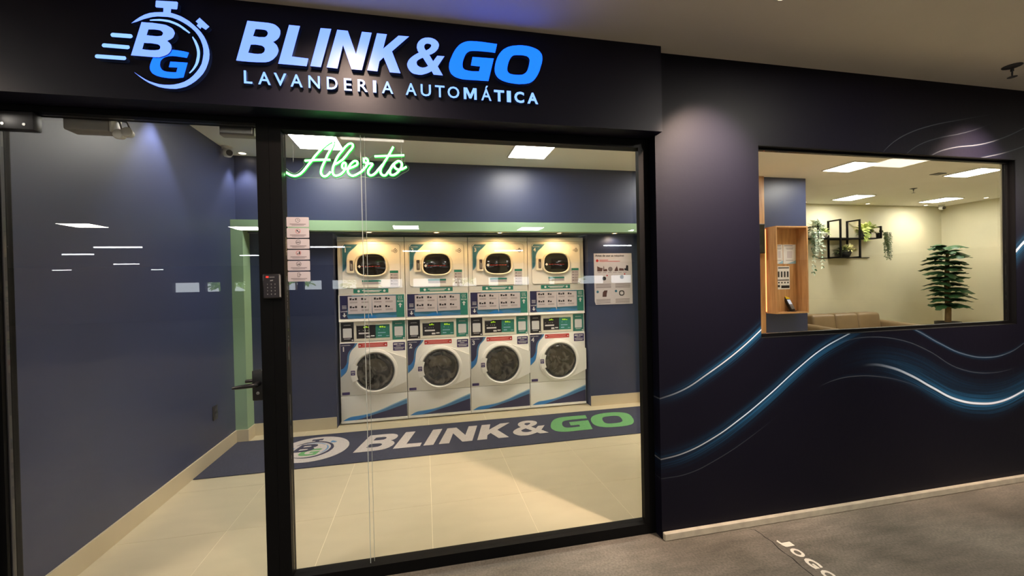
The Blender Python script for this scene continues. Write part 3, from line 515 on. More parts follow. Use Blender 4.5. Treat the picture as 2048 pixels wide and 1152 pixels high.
NEON_PLATE=[(-0.67,2.04),(-0.669,2.026),(-0.665,2.014),(-0.656,2.002),(-0.644,1.993),(-0.63,1.988),(-0.614,1.986),(-0.604,1.99),(-0.593,1.995),(-0.544,1.998),(-0.495,1.998),(-0.483,1.995),(-0.471,1.992),(-0.458,1.997),(-0.446,2.001),(-0.43,1.998),(-0.414,1.994),(-0.4,1.999),(-0.386,2.003),(-0.365,2.001),(-0.345,1.998),(-0.329,2.002),(-0.313,2.007),(-0.3,2.01),(-0.287,2.01),(-0.269,2.007),(-0.252,2.004),(-0.234,2.009),(-0.216,2.012),(-0.201,2.008),(-0.187,2.004),(-0.175,2.007),(-0.163,2.011),(-0.15,2.008),(-0.137,2.006),(-0.118,2.018),(-0.1,2.032),(-0.082,2.041),(-0.066,2.053),(-0.064,2.064),(-0.067,2.074),(-0.077,2.079),(-0.085,2.084),(-0.084,2.104),(-0.081,2.125),(-0.084,2.135),(-0.091,2.142),(-0.106,2.143),(-0.121,2.144),(-0.126,2.155),(-0.13,2.168),(-0.134,2.174),(-0.14,2.177),(-0.147,2.175),(-0.153,2.17),(-0.159,2.153),(-0.167,2.139),(-0.201,2.132),(-0.236,2.129),(-0.246,2.12),(-0.256,2.111),(-0.283,2.107),(-0.31,2.109),(-0.326,2.113),(-0.336,2.124),(-0.332,2.141),(-0.325,2.158),(-0.328,2.169),(-0.334,2.178),(-0.345,2.183),(-0.356,2.184),(-0.371,2.177),(-0.385,2.169),(-0.395,2.163),(-0.404,2.161),(-0.419,2.177),(-0.435,2.191),(-0.446,2.19),(-0.457,2.182),(-0.485,2.155),(-0.511,2.126),(-0.521,2.112),(-0.533,2.099),(-0.55,2.095),(-0.567,2.091),(-0.572,2.084),(-0.575,2.074),(-0.572,2.068),(-0.57,2.061),(-0.58,2.047),(-0.592,2.034),(-0.602,2.024),(-0.614,2.017),(-0.626,2.018),(-0.638,2.023),(-0.646,2.031),(-0.654,2.039),(-0.662,2.04)]

# ------------------------------------------------------------------ the setting
def struct(o, label=None):
    o['kind'] = 'structure'
    if label: o['label'] = label
    return o

XL, YF = -1.777, 2.169           # inner left wall, plane of the shop front
def build_shell():
    # outside ground and soffit
    g = struct(boxobj('floor_outside', 'ground', None, -26, 26, -19.6, 2.166, -0.2, 0.0), 'worn grey concrete floor of the covered car park outside')
    b = MB()
    pts = [(1.80, 2.055), (1.828, 2.036), (1.832, 1.99), (1.828, 1.964), (1.835, 1.924), (1.82, 1.865), (1.819, 1.82), (1.824, 1.784), (1.817, 1.753), (1.812, 1.716), (1.811, 1.674), (1.809, 1.64), (1.80, 1.55), (1.81, 1.42), (1.79, 1.3)]
    w = [.002, .003, .002, .003, .0025, .0035, .002, .003, .0035, .002, .003, .003, .002, .003, .001]
    for (a, c), (x1, x2) in zip(zip(pts, pts[1:]), zip(w, w[1:])):
        b.quad([(a[0] - x1, a[1], .0006), (a[0] + x1, a[1], .0006), (c[0] + x2, c[1], .0006), (c[0] - x2, c[1], .0006)])
    b.build('crack', 'crack', g)
    struct(boxobj('ceiling_outside', 'ceil_out', None, -26, 26, -19.6, 2.166, 2.71, 2.9), 'plain grey-white soffit over the walkway')
    # facade
    b = MB()
    x0, x1, z0, z1 = 1.94, 4.02, 1.09, 2.23
    for q in ((1.27, x0, 0, 2.71), (x1, 9.9, 0, 2.71), (x0, x1, 0, z0), (x0, x1, z1, 2.71)):
        b.box(q[0], q[1], 2.0875, 2.126, q[2], q[3])
    b.box(1.27, 1.30, 2.1262, 2.2195, 0, 2.25)
    struct(b.build('wall_front', 'mural', None), 'dark outer wall printed with sweeping blue light trails')
    b = MB()
    for q in ((1.301, x0, 0, 2.75), (x1, 9.9, 0, 2.75), (x0, x1, 0, z0), (x0, x1, z1, 2.75)):
        b.box(q[0], q[1], 2.1262, 2.167, q[2], q[3])
    struct(b.build('wall_front_lining', 'cream', None), 'cream inner face of the front wall around the lounge window')
    struct(boxobj('wall_fascia', 'fascia', None, -3.8, 1.279, 2.027, 2.167, 2.25, 2.7095), 'dark navy fascia box above the shop front')
    struct(boxobj('wall_front_left', 'fascia', None, -3.8, -1.80, 2.0875, 2.22, 0, 2.25), 'dark outer wall left of the glass door')
    struct(boxobj('wall_header', 'navy', None, -1.777, 1.269, 2.168, 2.22, 2.2505, 2.75), 'inner header wall above the shop front')
    kerb = struct(MB().box(1.272, 9.9, 2.062, 2.087, 0, 0.042, 0.004, 1).build('baseboard_outside', 'kerb', None), 'chipped pale concrete skirting along the outer wall')
    # inner walls
    struct(boxobj('wall_left', 'navy', None, XL - 0.1, XL, 2.2205, 4.5, 0, 2.75), 'plain navy side wall seen through the glass door')
    struct(boxobj('wall_back', 'navy', None, XL - 0.1, 3.599, 4.50, 4.54, 2.0, 2.75), 'navy back wall above the green beam')
    b = MB()
    b.box(XL - 0.1, -0.905, 4.541, 4.62, 0, 2.0); b.box(1.873, 4.218, 4.541, 4.62, 0, 2.0)
    b.box(-0.98, -0.905, 4.6201, 5.5, 0, 2.0); b.box(1.873, 1.95, 4.6201, 5.5, 0, 2.0)
    b.box(-0.98, 1.95, 5.5001, 5.6, 0, 2.0)
    struct(b.build('wall_recess', 'navy', None), 'navy recess wall beside and behind the machines')
    # green frame of the recess
    gr = thing_struct('trim_1', 'sage green frame around the machine recess')
    boxobj('beam', 'green', gr, XL, 2.62, 4.38, 4.54, 2.012, 2.112)
    boxobj('beam_soffit', 'green', gr, XL, 2.62, 4.5405, 5.49, 2.0125, 2.05)
    boxobj('column', 'green', gr, XL, -1.675, 4.38, 4.54, 0, 2.0115)
    boxobj('column', 'green', gr, 2.52, 2.62, 4.38, 4.54, 0, 2.0115)
    # lounge
    struct(boxobj('wall_pillar', 'navy', None, 4.262, 4.938, 4.54, 6.07, 0, 2.75), 'navy pillar carrying the wooden niche')
    struct(boxobj('wall_lounge_back', 'cream', None, 4.938, 9.85, 6.07, 6.17, 0, 2.75), 'cream lounge wall behind the plant shelf')
    struct(boxobj('wall_right', 'cream', None, 9.72, 9.85, 2.167, 6.07, 0, 2.75), 'cream lounge wall behind the tall leafy plant')
    struct(boxobj('ceiling', 'ceil', None, XL - 0.1, 9.85, 2.167, 6.17, 2.7505, 2.85), 'plain white ceiling inside the shop')
    # floor with tiles
    fl = struct(boxobj('floor', 'grout', None, XL - 0.1, 9.85, 2.167, 6.17, -0.2, -0.001), 'beige porcelain tiled shop floor')
    P, gap = 0.6026, 0.0012
    cache = {}
    def tile(a, b_, c, d):
        if b_ - a < 0.01 or d - c < 0.01: return
        k = (round(b_ - a, 4), round(d - c, 4))
        if k not in cache:
            cache[k] = MB().box(-k[0] / 2 + gap, k[0] / 2 - gap, -k[1] / 2 + gap, k[1] / 2 - gap, -0.001, 0.0).mesh('tile')
            cache[k].materials.append(MT['tile'])
        o = link('tile', cache[k], None, fl); o.location = ((a + b_) / 2, (c + d) / 2, 0)
    for i in range(-1, 19):
        a, e = max(-1.1904 + i * P, XL), min(-1.1904 + (i + 1) * P, 9.72)
        for j in range(-3, 5):
            c, d = max(3.385 + j * P, 2.2225), min(3.385 + (j + 1) * P, 6.07)
            if d <= c: continue
            if c > 4.5:
                for (lo, hi, top) in ((-0.903, 1.871, 5.495), (4.94, 9.72, 6.07)):
                    tile(max(a, lo), min(e, hi), c, min(d, top))
            elif d > 4.54:
                tile(a, min(e, 4.26), c, 4.54); tile(max(a, 4.94), e, c, d)
                tile(max(a, -0.903), min(e, 1.871), 4.541, d)
                if a < 4.26 < e: tile(4.2605, e, c, 4.539)
                elif a >= 4.26 and a < 4.94: tile(a, min(e, 4.94), c, 4.539)
            else: tile(a, e, c, d)
    # skirtings
    H = 0.117
    struct(boxobj('baseboard_left', 'skirting', None, XL + .0005, XL + 0.012, 2.225, 4.367, 0.0005, H), 'beige tile skirting under the navy side wall')
    bb = thing_struct('baseboard_back', 'beige tile skirting along the recess and green columns')
    for q in ((XL + .0005, -1.663, 4.367, 4.3795), (-1.6745, -1.663, 4.38, 4.5285), (-1.6745, -0.908, 4.5285, 4.5405), (1.876, 2.5195, 4.5285, 4.5405), (2.508, 2.5195, 4.38, 4.5285), (2.508, 2.632, 4.367, 4.3795), (2.6205, 4.218, 4.5285, 4.5405)):
        boxobj('tile', 'skirting', bb, q[0], q[1], q[2], q[3], 0.0005, H)
    b2 = struct(boxobj('baseboard_lounge', 'skirting', None, 4.94, 9.7195, 6.058, 6.0695, 0.0005, H), 'beige tile skirting at the foot of the lounge wall')

def thing_struct(name, label):
    o = bpy.data.objects.new(name, None); COL.objects.link(o); o.empty_display_size = 0.1
    return struct(o, label)

def build_shopfront():
    y0, y1 = 2.150, 2.219
    w = thing_struct('window_1', 'large fixed shop window in a black frame with two glass panes')
    b = MB().box(-0.7005, -0.648, y0, y1, 0, 2.2495)
    b.box(-0.6475, 1.2215, y0, y1, 2.20, 2.2495); b.box(-0.6475, 1.2215, y0, y1, 0, 0.058); b.box(1.222, 1.2695, y0, y1, 0, 2.2495)
    b.box(1.2, 1.23, y0 - .004, y0, 0.058, 2.2)
    b.build('frame', 'frame', w)
    boxobj('pane', 'glass', w, -0.647, -0.2855, 2.180, 2.188, 0.058, 2.20)
    boxobj('pane', 'glass', w, -0.2835, 1.2215, 2.180, 2.188, 0.058, 2.20)
    boxobj('seam', 'glass_edge', w, -0.2955, -0.2925, 2.177, 2.1795, 0.058, 2.20)
    boxobj('seam', 'glass_edge', w, -0.2775, -0.2755, 2.1885, 2.191, 0.058, 2.20)
    d = thing_struct('door_1', 'frameless glass door with black lever handle beside the post')
    b = MB().box(-0.755, -0.7015, y0, y1, 0, 2.2495)
    b.box(-1.7995, -0.7555, y0, y1, 2.222, 2.2495); b.box(-1.7995, -1.748, y0, y1, 0, 2.2215)
    b.build('door_frame', 'frame', d)
    boxobj('pane', 'glass', d, -1.742, -0.76, 2.172, 2.182, 0.012, 2.217)
    boxobj('edge_strip', 'darkgrey', d, -1.7475, -1.7435, 2.168, 2.184, 0.02, 2.14)
    hinge = boxobj('hinge_patch', 'darkgrey', d, -1.745, -1.614, 2.154, 2.20, 2.144, 2.221, 0.006)
    hinge['label'] = 'dark metal top hinge plate with screws'
    MB().lathe([(.006, 0), (.006, .002)], (-1.645, 2.1535, 2.165), 10, 'Y').build('screw', 'chrome', hinge)
    MB().lathe([(.006, 0), (.006, .002)], (-1.72, 2.1535, 2.165), 10, 'Y').build('screw', 'chrome', hinge)
    pl = boxobj('lock_plate', 'blackplastic', d, -0.803, -0.7555, 2.158, 2.1715, 0.918, 1.062, 0.006)
    MB().tube([(-0.775, 2.158, 1.0), (-0.775, 2.125, 1.0), (-0.785, 2.118, 1.0), (-0.83, 2.116, .997), (-0.868, 2.118, .993)], [.013, .011, .0105, .0095, .007], 12).build('lever', 'blackplastic', pl, True)
    MB().lathe([(.0075, 0), (.0075, .003), (.005, .004)], (-0.777, 2.158, .955), 12, 'Y').build('keyhole', 'chrome', pl, True)
    boxobj('lock_plate', 'blackplastic', d, -0.803, -0.7555, 2.183, 2.197, 0.918, 1.062, 0.006)
    MB().tube([(-0.775, 2.197, 1.0), (-0.775, 2.23, 1.0), (-0.785, 2.238, 1.0), (-0.86, 2.24, .997)], [.013, .011, .0105, .008], 12).build('lever', 'blackplastic', d, True)
    # lounge window
    w2 = thing_struct('window_2', 'wide lounge window with thin black frame in the printed wall')
    b = MB()
    for q in ((1.94, 4.02, 1.09, 1.113), (1.94, 4.02, 2.212, 2.23), (1.94, 1.962, 1.113, 2.212), (4.0, 4.02, 1.113, 2.212)):
        b.box(q[0], q[1], 2.118, 2.145, q[2], q[3])
    b.box(4.0165, 4.0198, 2.0885, 2.118, 1.09, 2.23)
    b.box(1.94, 4.02, 2.0885, 2.118, 2.2265, 2.2298); b.box(1.94, 4.02, 2.0885, 2.118, 1.0902, 1.0935)
    b.build('frame', 'frame', w2)
    boxobj('pane', 'glass', w2, 1.963, 3.9995, 2.128, 2.134, 1.1135, 2.2115)

# ------------------------------------------------------------------ lamps
def panel_light(x0, x1, y0, y1, z, m, label, group):
    t = thing('ceiling_light', label, 'ceiling light', ((x0 + x1) / 2, (y0 + y1) / 2, z), 0, group)
    a, c = (x1 - x0) / 2, (y1 - y0) / 2
    b = MB()
    for q in ((-a, a, -c, -c + .012), (-a, a, c - .012, c), (-a, -a + .012, -c + .012, c - .012), (a - .012, a, -c + .012, c - .012)):
        b.box(q[0], q[1], q[2], q[3], -.012, -.0002)
    b.build('frame', 'whiteplastic', t)
    MB().box(-a + .012, a - .012, -c + .012, c - .012, -.009, -.0004).build('diffuser', m, t)
    return t

def spot_lamp(x, y, z, energy, col, label, group, lens='lens_in', size=100, blend=0.5, r=0.038, aim=(0, 0, -1)):
    t = thing('downlight', label, 'downlight', (x, y, z), 0, group)
    MB().lathe([(r * .8, -.0002), (r * 1.25, -.0002), (r * 1.2, -.006), (r * .85, -.008), (r * .8, -.004)], (0, 0, 0), 20, caps=(0, 0)).build('ring', 'whiteplastic', t, True)
    MB().lathe([(r * .79, -.0005), (r * .79, -.0045), (r * .3, -.006)], (0, 0, 0), 20).build('lens', lens, t, True)
    ld = bpy.data.lights.new('downlight_beam', 'SPOT'); ld.energy = energy; ld.color = col
    ld.spot_size = math.radians(size); ld.spot_blend = blend; ld.shadow_soft_size = 0.03
    lo = bpy.data.objects.new('downlight_beam', ld); COL.objects.link(lo); lo.parent = t; lo.location = (0, 0, -.03)
    lo.rotation_euler = Vector(aim).to_track_quat('-Z', 'Y').to_euler()
    return t

def build_lamps():
    for cx, lab in ((-0.90, 'square white ceiling light panel above the green neon lettering'), (1.06, 'square white ceiling light panel near the middle of the shop ceiling'),
                    (2.98, 'ceiling light panel cut off at the right edge of the shop window'), (4.97, 'ceiling light panel in front of the navy pillar, upper left in the lounge window'),
                    (6.90, 'ceiling light panel at the upper right of the lounge window')):
        panel_light(cx - .2, cx + .2, 3.77, 4.17, 2.7503, 'panel_in', lab, 'ceiling light panels inside')
    for cx, lab in ((6.92, 'ceiling light panel above the plant shelf'), (8.80, 'ceiling light panel above the tall leafy plant')):
        panel_light(cx - .2, cx + .2, 5.29, 5.71, 2.7503, 'panel_in', lab, 'ceiling light panels inside')
    for cx, cy, lab in ((-.4, .89, 'soffit light panel mirrored in the top of the shop window'), (2.4, .89, None), (5.18, .74, 'soffit light panel mirrored in the top of the lounge window'), (-3.2, .89, None),
                        (-6.15, -4.8, 'soffit light panel mirrored in the left part of the glass door'), (-3.5, -5.05, 'soffit light panel mirrored on the green column'), (-.35, -4.72, 'soffit light panel mirrored on the green beam'), (8.0, .89, None), (-6.0, .89, None), (2.4, -4.8, None), (5.2, -4.8, None)):  # panels without a label are unseen; near-row ends added to brighten the walkway
        panel_light(cx - .27, cx + .27, cy - .27, cy + .27, 2.7098, 'panel_dim' if cy > 0 and lab else 'panel_out', lab or 'unseen square soffit light panel added to the car park rows', 'soffit light panels outside')
    tubes = [(-7.49, -6.53, -7.1), (-9.56, -8.84, -9.15), (-11.3, -10.48, -13.85), (-16.2, -15.5, -18.0), (-12.72, -12.25, -18.6), (5.12, 6.0, -6.86), (-.61, .2, -8.5), (-2.84, -2.0, -7.12), (-5.54, -5.0, -9.9), (2.2, 3.1, -8.5)]
    labs = ['longest line in the glass door', 'lower left of the longest line in the door', 'just below the longest line in the door', 'lowest left line in the door',
            'short rightmost line in the door', 'above the instruction poster', 'crossing the dryer numbered 2', 'between the window notices and the dryer numbered 1', 'crossing the green column', 'crossing the dryers numbered 3 and 4']
    for (x0, x1, y), lb in zip(tubes, labs):
        t = thing('tube_light', 'fluorescent tube mirrored in the glass, ' + lb, 'tube light', ((x0 + x1) / 2, y, 2.5), 0, 'fluorescent tubes of the car park')
        h = (x1 - x0) / 2
        MB().box(-h, h, -.03, .03, .03, .06).build('housing', 'whiteplastic', t)
        MB().tube([(-h, 0, .012), (h, 0, .012)], .018, 10).build('tube', 'tube', t, True)
        for s in (-.7, .7): MB().tube([(h * s, 0, .06), (h * s, 0, .21)], .004, 6).build('hanger', 'grey', t)
    warm = (1.0, .82, .68)
    for x, lab in ((-2.3, None), (-.35, None), (1.60, 'downlight in the soffit washing the wall left of the lounge window'), (3.62, 'downlight in the soffit washing the wall above the lounge window')):
        spot_lamp(x, 1.56, 2.7098, SPOT_OUT if x > 0 else SPOT_OUT * .14, (1.0, .72, .56), lab or 'downlight in the soffit washing the navy fascia', 'soffit downlights', size=68 if x > 0 else 120, blend=1.0, aim=(0, .53, -.80 if x > 0 else -1.5))
    for i, x in enumerate((-.54, .14, .82, 1.50)):
        spot_lamp(x, 4.45, 2.0118, SPOT_ALCOVE, (1.0, .60, .24), 'warm downlight under the green beam above machine ' + 'one two three four'.split()[i], 'downlights under the green beam', 'lens_warm', 168, .4, .03)
    spot_lamp(2.17, 4.45, 2.0118, SPOT_ALCOVE * .45, (1.0, .75, .5), 'downlight under the green beam above the instruction poster', 'downlights under the green beam', 'lens_warm', 168, .4, .03)
    spot_lamp(-1.665, 4.40, 2.7503, SPOT_IN * .5, (1.0, .92, .92), 'small downlight in the ceiling beside the security camera above the side wall', 'ceiling downlights inside', size=75)
    spot_lamp(-1.66, 3.25, 2.7503, SPOT_IN, (.96, .93, 1.0), 'small downlight washing the navy side wall, hidden by the door header', 'ceiling downlights inside', size=75)
    for x, y, lab in ((7.78, 5.93, 'small downlight in the lounge ceiling above the plant shelf'), (9.14, 5.94, 'small downlight in the lounge ceiling left of the corner camera'), (9.41, 5.247, 'small downlight in the lounge ceiling at the far right'), (6.42, 5.93, 'small downlight in the lounge ceiling behind the navy pillar')):
        spot_lamp(x, y, 2.7503, SPOT_IN * .35, (1.0, .74, .5), lab, 'ceiling downlights inside', size=56)

# ------------------------------------------------------------------ illuminated sign, neon
def sign_part(name, me, m, parent):
    o = link(name, me, m, parent)
    me.materials.append(MT['sign_side'])          # only the front face of each letter is lit, its returns are painted
    for f in me.polygons:
        if abs(f.normal.y) < .5: f.material_index = 1
    return o

def build_sign():
    y = 2.0265
    t = thing('illuminated_sign', 'glowing blue-white lettering with stopwatch emblem on the dark fascia', 'shop sign', (0, y, 2.3))
    loc = lambda u, v, w: (u, -w, v - 2.3)
    em = bpy.data.objects.new('emblem', None); COL.objects.link(em); em.parent = t
    for k, nm, m, dep in (('ring', 'stopwatch_ring', 'sign_white', .022), ('arc1', 'inner_arc', 'sign_tag', .022), ('arc2', 'inner_arc', 'sign_tag', .022), ('crown', 'crown', 'sign_white', .0215),
                          ('button', 'push_button', 'sign_white', .0215), ('s1', 'speed_line', 'sign_tag', .022), ('s2', 'speed_line', 'sign_tag', .022), ('s3', 'speed_line', 'sign_tag', .022),
                          ('B', 'letter', 'sign_white', .026), ('G', 'letter', 'sign_blue', .020)):
        sign_part(nm, poly_mesh(EMBLEM[k], dep, loc, nm), m, em)
    for k, c in SIGN_LETTERS.items():
        sign_part('letter', poly_mesh(c, .024, loc, 'letter'), 'sign_blue' if k in 'GO' else 'sign_white', t)
    for i, (ch, a, b) in enumerate(TAGLINE):
        z1 = 2.413 if ch == 'Á' else 2.397
        bold = .035 if i >= 16 else .012
        if ch == 'M':
            W, H = b - a, .056
            me = poly_mesh([[(a + u * W, 2.341 + v * H) for u, v in ((0, 0), (0, 1), (.27, 1), (.5, .42), (.73, 1), (1, 1), (1, 0), (.8, 0), (.8, .62), (.58, .08), (.42, .08), (.2, .62), (.2, 0))]], .018, loc)
        else: me = text_mesh(ch, .018, loc, a, b, 2.341, z1, bold=bold, name='tagline_letter')
        sign_part('tagline_letter', me, 'sign_tag', t)

def build_neon():
    t = thing('neon_sign', 'glowing green neon script reading Aberto hanging inside the window', 'neon sign', (-.36, 2.235, 2.0))
    loc = lambda u, v, w: (u + .36, .012 - w, v - 2.0)
    link('backing_plate', poly_mesh([NEON_PLATE], .005, loc), 'acrylic', t)
    b = MB(); pts = [loc(x, z, .0025) for x, z in NEON_PLATE]
    b.tube(pts + pts[:1], .0011, 5).build('plate_edge', 'acrylic_edge', t)
    for p in NEON_PATHS:
        nt_ = MB().tube([loc(x, z, .0165) for x, z in p], .0048, 8).build('neon_tube', 'neon', t, True)
        MB().tube([loc(x, z, .0105) for x, z in p], .0082, 8).build('tube_halo', 'neon_halo', nt_, True)  # wider glowing tube added behind the core as its green halo
    for x in (-.62, -.10): MB().tube([(x + .36, .0, .07), (x + .36, 0, .25)], .0007, 5).build('hanging_wire', 'chrome', t)
    MB().tube([(-.31, .012, .02), (-.318, .012, .025), (-.33, .012, .022)], .0012, 6).build('cable', 'whiteplastic', t)

# ------------------------------------------------------------------ stacked washer-dryers
YM = 4.627
def smooth_curve(pts, n=6):
    """Catmull-Rom through open points"""
    o = []
    for i in range(len(pts) - 1):
        p0, p1, p2, p3 = pts[max(i - 1, 0)], pts[i], pts[i + 1], pts[min(i + 2, len(pts) - 1)]
        for k in range(n):
            t = k / n
            o.append(tuple(.5 * (2 * p1[j] + (p2[j] - p0[j]) * t + (2 * p0[j] - 5 * p1[j] + 4 * p2[j] - p3[j]) * t * t + (3 * p1[j] - p0[j] - 3 * p2[j] + p3[j]) * t ** 3) for j in (0, 1)))
    o.append(pts[-1]); return o

def build_machine(num, label):
    t = thing('stacked_washer_dryer', label, 'washer dryer', (-0.8857 + .685 * (num - 1), YM, 0), 0, 'stacked washer-dryers in the recess')
    F = front(0)
    # cabinet
    b = MB().box(.004, .681, .014, .76, .03, 1.972); 
    for fx in (.05, .635):
        for fy in (.06, .70): b.lathe([(.02, 0), (.02, .03)], (fx, fy, 0.0005), 10)
    b.build('cabinet', 'white', t)
    boxobj('top_trim', 'white', t, .003, .682, .001, .05, 1.933, 1.978, .004)
    boxobj('dryer_front', 'white', t, .003, .682, .002, .03, 1.374, 1.929, .004)
    # dryer door
    door = link('dryer_door', poly_mesh([rrect(.048, .638, 1.441, 1.902, .03)], .007, front(.002)), 'white', t)
    link('door_gap', poly_mesh([rrect(.0455, .6405, 1.4385, 1.9045, .032)], .0012, front(.002)), 'seam', t)
    yd = -.005
    cx, cz = .342, 1.678
    ring = MB(); prof = [(1.0, 0), (.985, .012), (.95, .02), (.90, .02), (.865, .012), (.85, .0)]
    rows = []
    def D(s):  # rounded-trapezoid outline, flatter at the foot
        o = []
        for x, z in superell(0, 0, .171 * s, .133 * s, 2.9, 48):
            z = z if z > 0 else z * .95
            o.append((cx + x * (1.0 + .05 * (-z / .133)), cz + z))
        return o
    for s, h in prof: rows.append([ring.bm.verts.new((x, yd - h, z)) for x, z in D(s)])
    for p, q in zip(rows, rows[1:]):
        for k in range(48): ring.bm.faces.new((p[k], p[(k + 1) % 48], q[(k + 1) % 48], q[k]))
    ring.build('window_ring', 'ivory', door, True)
    link('window_glass', poly_mesh([D(.855)], .004, front(yd)), 'darkglass', door)
    g2 = MB(); rows = []
    for s, h in ((.85, .004), (.7, .009), (.4, .013), (.1, .0145)): rows.append([g2.bm.verts.new((x, yd - h, z)) for x, z in D(s)])
    for p, q in zip(rows, rows[1:]):
        for k in range(48): g2.bm.faces.new((p[k], p[(k + 1) % 48], q[(k + 1) % 48], q[k]))
    g2.bm.faces.new(rows[-1])
    g2.build('window_bulge', 'darkglass', door, True)
    decal('window_sticker', 'plainwhite', door, [[(.205, 1.664), (.222, 1.682), (.240, 1.664), (.222, 1.648)]], yd - .0135, .0008)
    b = MB()
    for k in range(6): b.box(.246 + k * .033, .270 + k * .033, yd - .0156, yd - .0150, 1.662, 1.667)
    b.build('red_dashes', 'led_red_soft', door)
    # latch
    la = link('latch', poly_mesh([rrect(.098, .170, 1.598, 1.739, .012), rrect(.124, .160, 1.618, 1.728, .01)], .016, front(yd)), 'ivory', door)
    decal('recess', 'greyprint', la, rrect(.124, .160, 1.618, 1.728, .01), yd, .001)
    boxobj('catch', 'grey', la, .134, .152, yd - .012, yd - .001, 1.632, 1.69, .003)
    # dryer prints
    cut = smooth_curve([(.212, 1.8995), (.175, 1.862), (.128, 1.82), (.103, 1.77), (.097, 1.70), (.088, 1.645), (.0525, 1.604)])
    decal('corner_print', 'tealblue', door, [(.0525, 1.87)] + [(.075, 1.8975)] + cut, yd)
    edge = smooth_curve([(.205, 1.8995), (.168, 1.86), (.121, 1.818), (.096, 1.77), (.09, 1.70), (.081, 1.65), (.0525, 1.615)])
    decal('print_edge', 'lightblue', door, cut[:] + edge[::-1], yd - .0009, .0003)
    link('number', text_mesh(str(num), .001, front(yd - .0008), z0=1.815, z1=1.858, center=.084, bold=.03), 'plainwhite', door)
    link('heading', text_mesh('SECADORA', .001, front(yd - .0008), .064, .145, 1.866, 1.876, bold=.02), 'plainwhite', door)
    ti = decal('timer_icon', 'blackprint', door, [circ(.590, 1.829, .021), circ(.590, 1.829, .016)], yd)
    decal('icon_mark', 'blackprint', ti, [[(.586, 1.851), (.594, 1.851), (.594, 1.857), (.586, 1.857)]], yd)
    bars('icon_lines', 'blackprint', ti, [(.552, .567, 1.838, .003), (.547, .565, 1.829, .003), (.552, .567, 1.82, .003), (.583, .597, 1.829, .012)], yd)
    l = decal('side_label', 'pinkwhite', door, rect(.529, .617, 1.442, 1.618), yd)
    decal('label_head', 'teal', l, rect(.529, .617, 1.592, 1.618), yd - .0008)
    bars('label_lines', 'greyprint', l, [(.538, .556, z, .012) for z in (1.572, 1.54, 1.508, 1.476)] + [(.562, .608, z, .004) for z in (1.577, 1.567, 1.545, 1.535, 1.513, 1.503, 1.481, 1.471)], yd - .0008)
    l = decal('foot_label', 'pinkwhite', door, rect(.244, .438, 1.471, 1.52), yd)
    decal('label_head', 'teal', l, rect(.244, .438, 1.50, 1.52), yd - .0008)
    bars('label_lines', 'greyprint', l, [(.25, .432, 1.491, .004), (.25, .432, 1.481, .004)], yd - .0008)
    gl = decal('green_label', 'teal', t, rect(.154, .509, 1.382, 1.427), .002)
    bars('label_lines', 'plainwhite', gl, [(.24, .44, 1.410, .008), (.26, .42, 1.397, .007)], .0012)
    decal('drop_icon', 'plainwhite', gl, circ(.207, 1.404, .013, 12), .0012); decal('drop_icon', 'plainwhite', gl, circ(.468, 1.404, .013, 12), .0012)
    # instruction panel between dryer and washer (sloping lip)
    b = MB()
    prof = [(.0, 1.369), (-.004, 1.369), (-.006, 1.11), (-.012, 1.087), (.02, 1.084)]
    va = [b.bm.verts.new((.003, y, z)) for y, z in prof + [(.02, 1.369)]]; vb = [b.bm.verts.new((.682, y, z)) for y, z in prof + [(.02, 1.369)]]
    n = len(va)
    for k in range(n): b.bm.faces.new((va[k], va[(k + 1) % n], vb[(k + 1) % n], vb[k]))
    b.bm.faces.new(va); b.bm.faces.new(vb[::-1])
    mid = b.build('instruction_panel', 'white', t)
    yp = -.0064
    decal('blue_print', 'tealblue', mid, rect(.018, .671, 1.116, 1.360), yp)
    wv = smooth_curve([(.018, 1.15), (.15, 1.147), (.3, 1.13), (.42, 1.155), (.55, 1.14), (.671, 1.15)])
    decal('wave_print', 'midblue', mid, [(.018, 1.116)] + [(.671, 1.116)] + wv[::-1], yp - .0008, .0004)
    decal('wave_print', 'blue', mid, smooth_curve([(.21, 1.1165), (.28, 1.15), (.36, 1.146), (.39, 1.1165)]), yp - .0013, .0003)
    dk = decal('wash_print', 'navyprint', mid, [(.018, 1.116)] + smooth_curve([(.10, 1.116), (.085, 1.16), (.10, 1.25), (.14, 1.36)]) + [(.018, 1.36)], yp - .0017, .0004)
    link('heading', text_mesh('LAVAR', .0005, front(yp - .0021), .027, .094, 1.188, 1.201, bold=.03), 'plainwhite', dk)
    decal('arrow', 'plainwhite', dk, [(.054, 1.178), (.054, 1.155), (.040, 1.155), (.0605, 1.132), (.081, 1.155), (.067, 1.155), (.067, 1.178)], yp - .0021, .0005)
    bars('waves_icon', 'plainwhite', dk, [(.038, .083, z, .005) for z in (1.252, 1.238, 1.224)], yp - .0021)
    dg = decal('dry_print', 'teal', mid, rect(.590, .671, 1.116, 1.360), yp - .0017, .0004)
    link('heading', text_mesh('SECAR', .0005, front(yp - .0021), .597, .662, 1.281, 1.294, bold=.03), 'plainwhite', dg)
    decal('arrow', 'plainwhite', dg, [(.622, 1.222), (.622, 1.247), (.608, 1.247), (.629, 1.27), (.65, 1.247), (.636, 1.247), (.636, 1.222)], yp - .0021, .0005)
    b = MB()
    for k in range(3):
        b.tube([(.612 + k * .016 + .003 * math.sin(j * 1.1), yp - .0025, 1.305 + j * .006) for j in range(8)], .0022, 5)
    b.build('steam_icon', 'plainwhite', dg)
